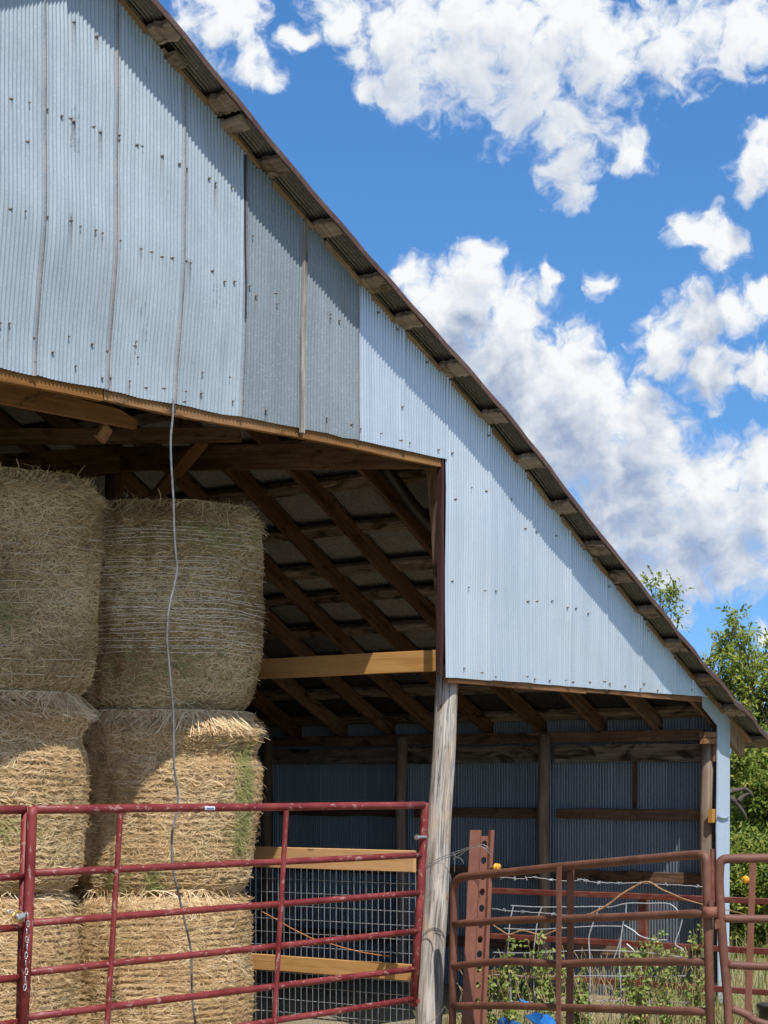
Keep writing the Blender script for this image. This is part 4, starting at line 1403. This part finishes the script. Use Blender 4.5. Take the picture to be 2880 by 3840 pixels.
for L_ in ([(1598, 3245), (1640, 3222), (1700, 3198), (1752, 3180), (1800, 3168), (1825, 3175), (1840, 3195)],
           [(1598, 3255), (1645, 3228), (1705, 3205), (1745, 3188), (1805, 3176), (1835, 3200), (1842, 3212)],
           [(1600, 3260), (1630, 3240), (1655, 3238), (1680, 3260), (1692, 3300)],
           [(1600, 3252), (1640, 3232), (1662, 3240), (1684, 3275), (1690, 3310)],
           [(1700, 3200), (1712, 3215), (1730, 3222), (1738, 3240)], [(1700, 3222), (1722, 3210), (1748, 3190), (1758, 3182)], [(1704, 3205), (1705, 3230), (1704, 3272)]):
    MB().tube(smoothpts([pl(x, y, (0.3, 14.92), (0.85, 14.80)) for x, y in L_]), 0.0028, 6).obj('strand', M['darkwire'], tie)
MB().tube(smoothpts([pl(x, y, (0.2, 14.80), (0.5, 14.86)) for x, y in ((1560, 3860), (1600, 3840), (1640, 3812), (1668, 3775))]), 0.0028, 6).obj('strand', M['darkwire'], tie)

ps2 = pv(2815, 3232, -2.2)
post2, P2 = signpost(ps2.x - 0.03, ps2.y, ps2.z + 0.02, 0.95, 0.10, 'narrow rusty perforated steel post in front of the trees', [0.09 + 0.105 * k for k in range(14)], lean=(0.05, 0))
insulator(Vector((ps2.x - 0.045, ps2.y - .05, EYE - 358 * ps2.y / F_)), 0.028, 'yellow insulator on the narrow rusty post in front of the trees', (-0.6, -0.8, 0))

# ------------------------------------------------------------------ rusty tube gates on the right
GA, GB = (0.513, 14.9), (1.98, 12.5)


def gl(x, y, off=0.0):
    p = pl(x, y, GA, GB)
    return p


def round_corner(pts, n_=6, r_=0.12):
    """polyline with filleted corners"""
    out = [pts[0]]
    for i in range(1, len(pts) - 1):
        a, b__, c = pts[i - 1], pts[i], pts[i + 1]
        d1 = (a - b__)
        d2 = (c - b__)
        l = min(r_, d1.length * .45, d2.length * .45)
        p1, p2 = b__ + d1.normalized() * l, b__ + d2.normalized() * l
        for k in range(n_ + 1):
            t = k / n_
            out.append(p1.lerp(b__, t).lerp(b__.lerp(p2, t), t))
    out.append(pts[-1])
    return out


g3 = thing('tube_gate', Vector((GA[0], GA[1], GZ)), 'rusty brown tube gate with bent bars leaning open beside the round post', 'gate', 'rusty tube gates on the weedy side')
MB().tube(round_corner([gl(1694, 3990), gl(1700, 3600), gl(1702, 3292), gl(2110, 3250), gl(2600, 3206), gl(2650, 3206), gl(2656, 3500), gl(2668, 4020)], r_=0.13), 0.029, 14).obj('frame', M['rust'], g3, smooth=True)
for L_ in ([(1700, 3466), (1900, 3452), (2110, 3446), (2350, 3438), (2655, 3424)],
           [(1700, 3625), (1800, 3612), (1920, 3606), (2090, 3616), (2120, 3615), (2300, 3608), (2655, 3607)],
           [(1697, 3772), (1900, 3772), (2095, 3778), (2300, 3785), (2660, 3795)],
           [(1696, 3920), (2100, 3940), (2664, 3972)]):
    MB().tube(smoothpts([gl(x, y) for x, y in L_], 4), 0.0265, 14).obj('bar', M['rust'], g3, smooth=True)
MB().board(gl(2112, 3248) + Vector((-.03, -.035, 0)), gl(2108, 3960) + Vector((-.03, -.035, 0)), Vector((1, -.6, 0)), 0.036, 0.012, seg=8).obj('stay', M['rust'], g3)
MB().board(gl(2130, 3248) + Vector((.02, .03, 0)), gl(2126, 3960) + Vector((.02, .03, 0)), Vector((1, -.6, 0)), 0.05, 0.012, seg=8).obj('stay', M['rust'], g3)
MB().tube([gl(2660, 3400) + Vector((.0, -.03, 0)), gl(2660, 3440) + Vector((.0, -.03, 0))], 0.044, 12).obj('hinge_sleeve', M['rustpost'], g3, smooth=True)
MB().tube([gl(2662, 3376) + Vector((0, -.03, 0)), gl(2662, 3402) + Vector((0, -.03, 0))], 0.015, 8).obj('hinge_pin', M['rust'], g3)

GC, GD = (2.05, 12.47), (3.7, 12.2)


def gl2(x, y):
    return pl(x, y, GC, GD)


g4 = thing('tube_gate', Vector((GC[0], GC[1], GZ)), 'rusty brown tube gate in front of the trees with a slanting lower bar', 'gate', 'rusty tube gates on the weedy side')
MB().tube(round_corner([gl2(2738, 3990), gl2(2730, 3750), gl2(2705, 3480), gl2(2696, 3300), gl2(2700, 3222), gl2(2760, 3220), gl2(3500, 3210), gl2(3560, 3500), gl2(3560, 3990)], r_=0.14), 0.029, 14).obj('frame', M['rust'], g4, smooth=True)
for L_ in ([(2718, 3442), (2790, 3446), (3540, 3450)], [(2730, 3618), (2880, 3625), (3550, 3640)], [(2745, 3782), (2800, 3805), (2900, 3850), (3500, 3990)]):
    MB().tube(smoothpts([gl2(x, y) for x, y in L_], 4), 0.0255, 14).obj('bar', M['rust'], g4, smooth=True)
MB().board(gl2(2678, 3468) + Vector((0, -.02, 0)), gl2(2716, 3462) + Vector((0, -.02, 0)), UPN, 0.055, 0.012).obj('hinge_lug', M['rustpost'], g4)
MB().board(gl2(2700, 3190) + Vector((0, .3, 0)), gl2(2700, 3420) + Vector((0, .3, 0)), G3, 0.03, 0.02).obj('latch_bar', M['rail'], g4)

# ------------------------------------------------------------------ red square-rail fence running into the barn
fen = thing('rail_fence', B(2.0, -0.6, GZ), 'dull red square-rail fence running from the shed bay out past the corner', 'fence')
for (y0, y1) in ((3342, 3377), (3517, 3558), (3652, 3717)):
    a, b_ = pu(1800, y0, 2.0), pu(2880, y1, 2.0)
    zc = (a.z + b_.z) / 2
    a.z, b_.z = zc, zc
    end = b_ - W3 * 1.6
    MB().board(a, end, UPN, 0.047, 0.05, ch=.004, seg=6, jit=.001).obj('rail', M['rail'], fen)
for px in (2400, 2960):
    p = pu(px, 3360, 2.0)
    MB().board(Vector((p.x, p.y, GZ)) + G3 * .05, Vector((p.x, p.y, p.z + .01)) + G3 * .05, W3, 0.075, 0.045, ch=.003).obj('fence_post', M['rail'], fen)

# ------------------------------------------------------------------ bent field-wire panel
FA, FB = (0.78, 15.35), (2.55, 14.5)


def fl(x, y):
    return pl(x, y, FA, FB)


fw = thing('field_wire', Vector((FA[0], FA[1], GZ)), 'bent pale field wire sheet sagging behind the rusty gate', 'wire mesh')
for L_ in ([(1925, 3398), (1912, 3460), (1906, 3540), (1902, 3600), (1914, 3680), (1916, 3790), (1916, 3900)],
           [(2032, 3402), (2018, 3440), (2008, 3510), (2000, 3590), (2002, 3690), (2010, 3760), (2012, 3900)],
           [(2250, 3400), (2232, 3440), (2218, 3480), (2208, 3520), (2212, 3600), (2214, 3760), (2214, 3900)],
           [(2348, 3388), (2346, 3430), (2335, 3470), (2328, 3530), (2322, 3600), (2328, 3700), (2332, 3800), (2332, 3900)],
           [(2558, 3450), (2548, 3490), (2532, 3540), (2560, 3560), (2575, 3590)],
           [(2340, 3470), (2375, 3490), (2400, 3510), (2450, 3525), (2500, 3525)],
           [(2300, 3600), (2322, 3540), (2335, 3480)], [(2350, 3540), (2380, 3570), (2400, 3620), (2430, 3720), (2440, 3800)]):
    MB().tube(smoothpts([fl(x, y) for x, y in L_]), 0.0048, 6).obj('vertical_wire', M['wirewhite'], fw)
for L_ in ([(1915, 3396), (2035, 3402), (2250, 3400), (2290, 3402), (2350, 3388), (2430, 3388), (2510, 3390), (2550, 3425)],
           [(1890, 3482), (2010, 3486), (2220, 3474), (2330, 3474)], [(1850, 3572), (2005, 3574), (2210, 3564), (2420, 3572), (2560, 3590)],
           [(1850, 3655), (2010, 3662), (2214, 3660), (2420, 3662), (2570, 3660)], [(1850, 3752), (2010, 3758), (2214, 3752), (2600, 3760)]):
    MB().tube(smoothpts([fl(x, y) for x, y in L_]), 0.0036, 6).obj('horizontal_wire', M['wirewhite'], fw)

# barbed wire strands
def barbed(L_, label):
    rt = thing('barbed_wire', fl(*L_[0]), label, 'barbed wire', 'barbed wire strands')
    P3 = smoothpts([fl(x, y) for x, y in L_], 6)
    MB().tube([p + Vector((0, 0, R.uniform(-.003, .003))) for p in P3], 0.0028, 6).obj('strand', M['wirewhite'], rt)
    bb = MB()
    for t in (0, 1, 2):
        pts_ = [Vector((0.012 * math.cos(a), 0.012 * math.sin(a), 0.006 * (t - 1))) for a in (0, 1.5, 3.0)]
        ax = Vector((R.uniform(-1, 1), R.uniform(-1, 1), R.uniform(-1, 1))).normalized() * 0.018
        bb.tube([-ax, ax], 0.002, 5)
    bm_, bc = bb.make('barb')
    bm_.materials.append(M['wirewhite'])
    for i in range(4, len(P3), 5):
        o = link('barb', bm_, P3[i], rt)
        o.rotation_euler = (R.uniform(0, 3), R.uniform(0, 3), R.uniform(0, 3))
    return rt


barbed([(1848, 3288), (1900, 3292), (1960, 3296), (2000, 3290), (2070, 3300), (2150, 3304), (2180, 3298), (2220, 3308), (2310, 3312), (2400, 3312), (2520, 3318), (2650, 3326)], 'upper barbed wire strand with twisted barbs in front of the shed wall')
barbed([(1845, 3408), (1920, 3416), (2000, 3422), (2060, 3426), (2150, 3434), (2220, 3432), (2300, 3428)], 'lower barbed wire strand starting at a hole of the wide rusty post')

# bare cane arching over the fence
cane = smoothpts([fl(x, y) for x, y in ((2190, 3440), (2270, 3400), (2330, 3355), (2380, 3325), (2410, 3310), (2440, 3310), (2480, 3335), (2520, 3352), (2560, 3370), (2620, 3388), (2690, 3405), (2760, 3420), (2800, 3432))], 4)
tag(MB().tube(cane, [0.009 - 0.00012 * k for k in range(len(cane))], 7).obj('cane', M['cane'], smooth=True), 'bare brown cane arching over the rail behind the rusty gate', 'cane')
cane = smoothpts([fl(x, y) for x, y in ((1850, 3470), (1880, 3490), (1910, 3505), (1960, 3490), (2030, 3508), (2070, 3495), (2110, 3478))], 4)
tag(MB().tube(cane, 0.006, 7).obj('cane', M['cane'], smooth=True), 'thin yellow-brown cane lying low across the bent field wire', 'cane')

# ------------------------------------------------------------------ blue plastic tub, tipped and torn
tub = thing('plastic_tub', fl(1990, 3900), 'torn bright blue plastic tub lying tipped in the weeds', 'tub')
Lp = [[(1868, 3818), (1882, 3808), (1962, 3834), (1985, 3900), (1880, 3920), (1862, 3860)],
      [(1962, 3802), (2006, 3786), (2030, 3792), (2012, 3815), (2060, 3850), (2040, 3920), (1990, 3900), (2000, 3835)],
      [(2030, 3790), (2044, 3788), (2068, 3810), (2100, 3870), (2096, 3920), (2056, 3920), (2052, 3850), (2014, 3816)],
      [(1944, 3746), (1954, 3744), (2000, 3766), (1994, 3776), (1946, 3766)]]
for k, L_ in enumerate(Lp):
    mb = MB()
    ctr = (sum(x for x, y in L_) / len(L_), sum(y for x, y in L_) / len(L_))
    a = []
    for (x, y) in L_:
        p = fl(x, y) + Vector((0, (-0.08, -0.15, -0.2, -0.05)[k] - 0.0009 * (x - ctr[0]) * (1 if k != 2 else -1.5) + 0.0006 * (y - ctr[1]), 0))
        a.append(p)
    cc = sum(a, Vector()) / len(a) + Vector((0, -0.02, 0))
    back = Vector((0.004, 0.006 if k == 3 else 0.02, -0.004))
    n = len(a)
    mb.v += a + [p + back for p in a] + [cc]
    for j in range(n):
        j2 = (j + 1) % n
        mb.face((j, j2, 2 * n))
        mb.face((j2, j, n + j, n + j2))
    mb.face(tuple(reversed(range(n, 2 * n))))
    mb.obj('tub_wall' if k < 2 else ('tub_rim' if k == 2 else 'tub_flap'), M['blue'], tub)

# dark bucket at the picture edge
pb = pl(2905, 3800, (2.6, 15.5), (4, 15.5))
bk = thing('bucket', Vector((pb.x, pb.y, GZ)), 'dark plastic bucket standing in the grass past the barn corner', 'bucket')
mb = MB()
zt_ = EYE - (3765 - HY_) * pb.y / F_
prof_ = [(0.10, GZ), (0.125, zt_ - .03), (0.135, zt_ - .03), (0.135, zt_), (0.120, zt_), (0.095, GZ + .03)]
mb.loft([[Vector((pb.x + r_ * math.cos(2 * math.pi * k / 20), pb.y + r_ * math.sin(2 * math.pi * k / 20), z)) for k in range(20)] for r_, z in prof_])
mb.obj('bucket_body', M['black'], bk, smooth=True)
mb = MB().tube([Vector((pb.x + 0.135 * math.cos(t), pb.y + .02, zt_ - 0.01 - 0.1 * math.sin(t))) for t in np.linspace(0, 3.14, 12)], 0.004, 6)
mb.obj('bucket_handle', M['wire'], bk)

# ------------------------------------------------------------------ faint ink stamps on the old sheets
def stamp(u0, z0, rows, length, rr):
    mb_ = MB()
    for r_ in range(rows):
        uu = u0 + r_ * PITCH
        z = z0
        while z < z0 + length:
            ln = rr.uniform(0.008, 0.03)
            if rr.random() < .75:
                for side in (-0.004, 0.004):
                    if rr.random() < .6:
                        v_ = wallv(uu, z) - 0.0085
                        mb_.quad(B(uu + side - .0012, v_, z), B(uu + side + .0012, v_, z), B(uu + side + .0012, v_, z + ln), B(uu + side - .0012, v_, z + ln))
                if rr.random() < .5:
                    v_ = wallv(uu, z) - 0.0085
                    mb_.quad(B(uu - .007, v_, z), B(uu + .007, v_, z), B(uu + .007, v_, z + .003), B(uu - .007, v_, z + .003))
            z += ln + rr.uniform(.004, .014)
    return mb_


rs_ = random.Random(8)
for (px, py, rows, ln) in ((262, 560, 3, 0.26), (530, 1265, 3, 0.22), (790, 1155, 3, 0.20), (533, 300, 2, .09)):
    p = pv(px, py, -0.02)
    u_ = uv_of(p)[0]
    u_ = seams[9] + round((u_ - seams[9]) / PITCH) * PITCH + PITCH / 2
    mb = stamp(u_, p.z, rows, ln, rs_)
    mb.obj('ink_stamp', M['ink'], barn, kind='stuff')

# ------------------------------------------------------------------ vegetation
def leafquad(mb_, p, d_, n_, ln, wd, tone):
    d_ = d_.normalized()
    s_ = d_.cross(n_)
    s_ = s_.normalized() if s_.length > 1e-6 else d_.orthogonal().normalized()
    mid = p + d_ * ln * .5
    mb_.quad(p, mid + s_ * wd * .5, p + d_ * ln, mid - s_ * wd * .5, tone)


def rdir(rr):
    while True:
        d_ = Vector((rr.uniform(-1, 1), rr.uniform(-1, 1), rr.uniform(-1, 1)))
        if 0.05 < d_.length < 1:
            return d_.normalized()


def tree(name, base, blobs, ncl, leaf, per, mat, seed, label, trunk_r=0.12, group='trees behind the barn', tonebias=0.0, fill=0.5, limbs=()):
    rr = random.Random(seed)
    root = thing(name, base, label, 'tree', group)
    base = Vector(base)
    top_ = max(blobs, key=lambda b__: b__[2])
    tb = MB()
    cz = sum(b__[2] for b__ in blobs) / len(blobs)
    cxm = sum(b__[0] for b__ in blobs) / len(blobs)
    fork = Vector((base.x * .5 + cxm * .5, base.y, base.z + (cz - base.z) * 0.6))
    pts_ = [base.lerp(fork, k / 6) + Vector((0.06 * math.sin(k * 1.3 + seed), 0.05 * math.sin(k + seed), 0)) for k in range(7)]
    tb.tube(pts_, [trunk_r * (1 - 0.06 * k) for k in range(7)], 10)
    tb.obj('trunk', M['bark2'], root, smooth=True)
    lb = MB()
    lv = MB()
    tot = sum(b__[3] ** 2 for b__ in blobs)
    for (x, y, z, r_) in blobs:
        c = Vector((x, y, z))
        st_ = pts_[rr.randint(3, 6)]
        mid = st_.lerp(c, 0.5) + Vector((rr.uniform(-.2, .2), rr.uniform(-.2, .2), rr.uniform(0, .25)))
        lp = smoothpts([st_, mid, c], 5)
        lb.tube(lp, [trunk_r * 0.22 * (1 - 0.8 * k / (len(lp) - 1)) for k in range(len(lp))], 6)
        for i in range(max(4, int(ncl * r_ * r_ / tot))):
            d_ = rdir(rr)
            e = c + d_ * r_ * (rr.random() ** fill) * Vector((1, 1, 1)).x
            # twig
            s0 = lp[rr.randint(len(lp) // 2, len(lp) - 1)]
            if rr.random() < .3:
                lb.tube([s0, s0.lerp(e, .6) + Vector((0, 0, .04)), e], [0.007, 0.005, 0.0025], 4, caps=False)
            axis = (d_ + Vector((rr.uniform(-.6, .6), rr.uniform(-.6, .6), rr.uniform(-.5, .5)))).normalized()
            tone0 = rr.gauss(0.5 + tonebias, 0.2)
            for q_ in range(per):
                f = q_ / per
                p = e + axis * leaf * 3.2 * (f - .3)
                side = rdir(rr)
                dd = (axis * 0.5 + side).normalized()
                nn_ = (Vector((0, -.5, .9)) + rdir(rr) * .8).normalized()
                leafquad(lv, p, dd, nn_, leaf * rr.uniform(.7, 1.25), leaf * rr.uniform(.30, .48), min(1, max(0, tone0 + rr.gauss(0, .12))))
    for L_ in limbs:
        L3 = smoothpts([Vector(p) for p in L_], 4)
        MB().tube(L3, [trunk_r * 0.33 * (1 - 0.7 * k / (len(L3) - 1)) for k in range(len(L3))], 7).obj('limb', M['bark2'], root, smooth=True)
    lb.obj('limbs', M['bark2'], root, smooth=True)
    lv.obj('crown', mat, root)
    return root


def px_blobs(L_, Y):
    return [((x - CX_) / F_ * (Y + dy), Y + dy, EYE + (HY_ - y) / F_ * (Y + dy), r_ / F_ * Y) for (x, y, r_, dy) in L_]


Y = 29.0
bl = px_blobs([(2745, 2325, 36, 0), (2735, 2390, 48, .3), (2790, 2415, 50, -.2), (2700, 2460, 55, .2), (2668, 2495, 40, 0), (2830, 2490, 62, .4), (2770, 2500, 55, -.4), (2725, 2560, 70, 0), (2800, 2590, 70, .3), (2870, 2570, 75, -.2),
               (2760, 2650, 62, -.3), (2690, 2590, 45, 0), (2850, 2660, 62, .3), (2800, 2740, 60, 0), (2880, 2760, 70, .4), (2940, 2620, 100, 0), (2950, 2760, 100, 0), (3010, 2480, 110, 0.5), (2930, 2450, 80, 0.5)], Y)
tree('locust_tree', ((2860 - CX_) / F_ * Y, Y, GZ), bl, 950, 0.088, 10, M['leafA'], 3, 'airy yellow-green tree rising behind the low eave', 0.08, tonebias=0.12)
Y = 31.0
bl = px_blobs([(2438, 2195, 26, 0), (2460, 2180, 18, 0), (2522, 2215, 36, 0), (2500, 2250, 36, .2), (2540, 2240, 22, 0), (2480, 2240, 24, 0), (2520, 2290, 26, 0), (2540, 2325, 20, 0), (2500, 2330, 24, 0), (2470, 2420, 60, .2), (2400, 2500, 90, .6)], Y)
tree('locust_tree', ((2480 - CX_) / F_ * Y, Y + .5, GZ), bl, 150, 0.085, 10, M['leafA'], 7, 'tree whose sprig tips show just above the roof edge', 0.05, tonebias=0.0)
Y = 26.0
bl = px_blobs([(2770, 2850, 70, 0), (2840, 2830, 70, .4), (2900, 2870, 90, .3), (2780, 2960, 70, .4), (2850, 2960, 80, -.2), (2780, 3100, 70, 0), (2860, 3090, 85, .4), (2930, 3050, 110, 0), (2700, 2900, 80, 1.0), (2690, 3060, 80, 1.0), (2960, 2900, 110, .5)], Y)
tree('oak_tree', ((2790 - CX_) / F_ * Y, Y + .4, GZ), bl, 1500, 0.085, 9, M['leafB'], 9, 'dense green tree with dark crooked limbs beside the barn corner', 0.12, tonebias=0.05, fill=0.4,
     limbs=[[((x - CX_) / F_ * 25.0, 25.0, EYE + (HY_ - y) / F_ * 25.0) for x, y in L_] for L_ in ([(2720, 2975), (2760, 2965), (2800, 2960), (2825, 2990)], [(2735, 2990), (2760, 3010), (2790, 3050), (2800, 3075)], [(2770, 3005), (2790, 2985), (2815, 2975)])])
Y = 24.0
for (cx_, sd_, lab, tb_) in ((2790, 13, 'bushy green shrub at the barn corner below the crooked limbs', 0.0), (2900, 17, 'bushy green shrub at the picture edge behind the narrow rusty post', -0.08), (2690, 19, 'shrub mostly hidden behind the barn corner trim', 0.0)):
    bl = px_blobs([(cx_ - 20, 3200, 70, .3), (cx_ + 30, 3230, 70, 0), (cx_ - 20, 3330, 80, -.2), (cx_ + 40, 3380, 80, .2), (cx_, 3460, 85, 0), (cx_ + 20, 3560, 85, .2), (cx_ - 40, 3560, 70, .1)], Y)
    t = tree('shrub', ((cx_ - CX_) / F_ * Y, Y, GZ), bl, 900, 0.08, 9, M['leafB'], sd_, lab, 0.05, group='shrubs beside the barn corner', tonebias=tb_, fill=0.4)
    t['category'] = 'shrub'

# far scrub line
mb = MB()
rr = random.Random(21)
for i in range(30000):
    x = rr.uniform(-70, 110)
    y = rr.uniform(58, 66) + 4 * math.sin(x * .1)
    h = (2.3 + 1.0 * math.sin(x * .35) + .6 * math.sin(x * 1.1 + 1)) * rr.random() ** .7
    leafquad(mb, Vector((x, y, GZ + h)), rdir(rr), rdir(rr), 0.55, 0.4, rr.gauss(.4, .2))
o = mb.obj('treeline', M['leafB'])
o['kind'] = 'stuff'

# vines and weeds on the bent wire
rr = random.Random(33)


def vine(px, y_top, spread, nst, nleaf, label, yb=3900, leaf=0.042, dry=0.3):
    base = fl(px, yb)
    base.z = GZ
    root = thing('vine', base, label, 'vine', 'weedy vines climbing the fence wire')
    stm, lv = MB(), MB()
    for s in range(nst):
        x = px + rr.uniform(-spread, spread) * .6
        y = 3960
        pts_ = []
        yt = y_top + rr.uniform(0, 140)
        dpt = rr.uniform(-.12, .12)
        nk = 7
        for k in range(nk + 1):
            f = k / nk
            p = fl(x, y + (yt - y) * f)
            p.y += dpt * math.sin(f * 3 + s)
            p.z = max(p.z, GZ)
            pts_.append(p)
            x += rr.uniform(-spread, spread) * 0.30
        sp_ = smoothpts(pts_, 3)
        stm.tube(sp_, [0.004 - 0.002 * k / len(sp_) for k in range(len(sp_))], 5, tone=rr.uniform(.2, .9))
        for q_ in range(int(nleaf * 1.15)):
            i = rr.randint(len(sp_) // 3, len(sp_) - 1)
            p = sp_[i] + rdir(rr) * rr.uniform(0, .05)
            t0 = rr.gauss(0.55, .2)
            for w_ in range(3):
                leafquad(lv, p, rdir(rr), (Vector((0, -.7, .7)) + rdir(rr) * .6), leaf * rr.uniform(.6, 1.3), leaf * rr.uniform(.4, .8), min(1, max(0, t0 + rr.gauss(0, .1))))
    stm.obj('stems', M['dry'], root)
    lv.obj('leaves', M['vine'], root)


vine(1800, 3560, 40, 9, 12, 'vine with round green leaves growing up the wide rusty post')
vine(1905, 3500, 60, 12, 16, 'green vine tangle next to the wide rusty post behind the rusty gate')
vine(2040, 3500, 60, 12, 13, 'yellowing vine sprays just before the middle stay of the rusty gate')
vine(2170, 3620, 50, 10, 12, 'low vine between the middle stay and the bent wire loop')
vine(2390, 3560, 60, 12, 14, 'leafy vine around the red fence post')
vine(2480, 3500, 60, 10, 22, 'bright green drooping spray above the second red rail', leaf=0.03)
vine(2600, 3450, 40, 8, 16, 'upright green sprig beside the elbow of the rusty gate', leaf=0.032)

# grass and dry stems
gr, dr = MB(), MB()
for i in range(11000):
    if rr.random() < .5:
        px = rr.uniform(1700, 2700)
        p = fl(px, 3900) + Vector((rr.uniform(-.3, .3), rr.uniform(-1.0, 1.6), 0))
    else:
        p = Vector((rr.uniform(2.2, 7.5), rr.uniform(13.0, 25.0), 0))
    u_, v_ = uv_of(p)
    if v_ > 2.0 and u_ < 4.4:
        continue
    if p.y < 14.75 and p.x < 2.2:
        continue
    p.z = GZ
    h = rr.uniform(0.10, 0.20 if p.x < 2.3 else 0.42)
    a_ = rdir(rr)
    a_.z = 0
    bend = a_ * h * rr.uniform(.1, .7)
    wd = rr.uniform(.003, .007)
    s_ = Vector((1, rr.uniform(-.6, .6), 0)).normalized() * wd
    m_ = p + bend * .3 + Vector((0, 0, h * .6))
    e = p + bend + Vector((0, 0, h))
    tone = min(1, max(0, rr.gauss(.5, .28)))
    tgt = gr if rr.random() < .75 else dr
    tgt.quad(p - s_, p + s_, m_ + s_ * .7, m_ - s_ * .7, tone)
    tgt.quad(m_ - s_ * .7, m_ + s_ * .7, e + s_ * .15, e - s_ * .15, tone)
o = gr.obj('grass', M['grass'])
o['kind'] = 'stuff'
for i in range(170):
    px = rr.uniform(1740, 2660)
    x, y = px, 3900
    pts_ = []
    top_y = rr.uniform(3560, 3760)
    dd = rr.uniform(-.15, .5)
    for k in range(6):
        f = k / 5
        p = fl(x, y + (top_y - y) * f)
        p.y += dd
        pts_.append(p)
        x += rr.uniform(-35, 35) * (f + .3)
    dr.tube(smoothpts(pts_, 2), 0.0028, 4, tone=min(1, max(0, rr.gauss(.6, .25))))
o = dr.obj('dry_weeds', M['dry'])
o['kind'] = 'stuff'
# earth and chaff strewn inside the barn
mb = MB()
for i in range(2500):
    u_, v_ = rr.uniform(-4.5, 4.2), rr.uniform(-.3, 5)
    p = B(u_, v_, GZ + rr.uniform(.002, .02))
    d_ = rdir(rr)
    d_.z *= .2
    leafquad(mb, p, d_, Vector((0, 0, 1)), rr.uniform(.05, .15), .006, rr.gauss(.5, .2))
o = mb.obj('straw_litter', M['hay_straw'])
o['kind'] = 'stuff'
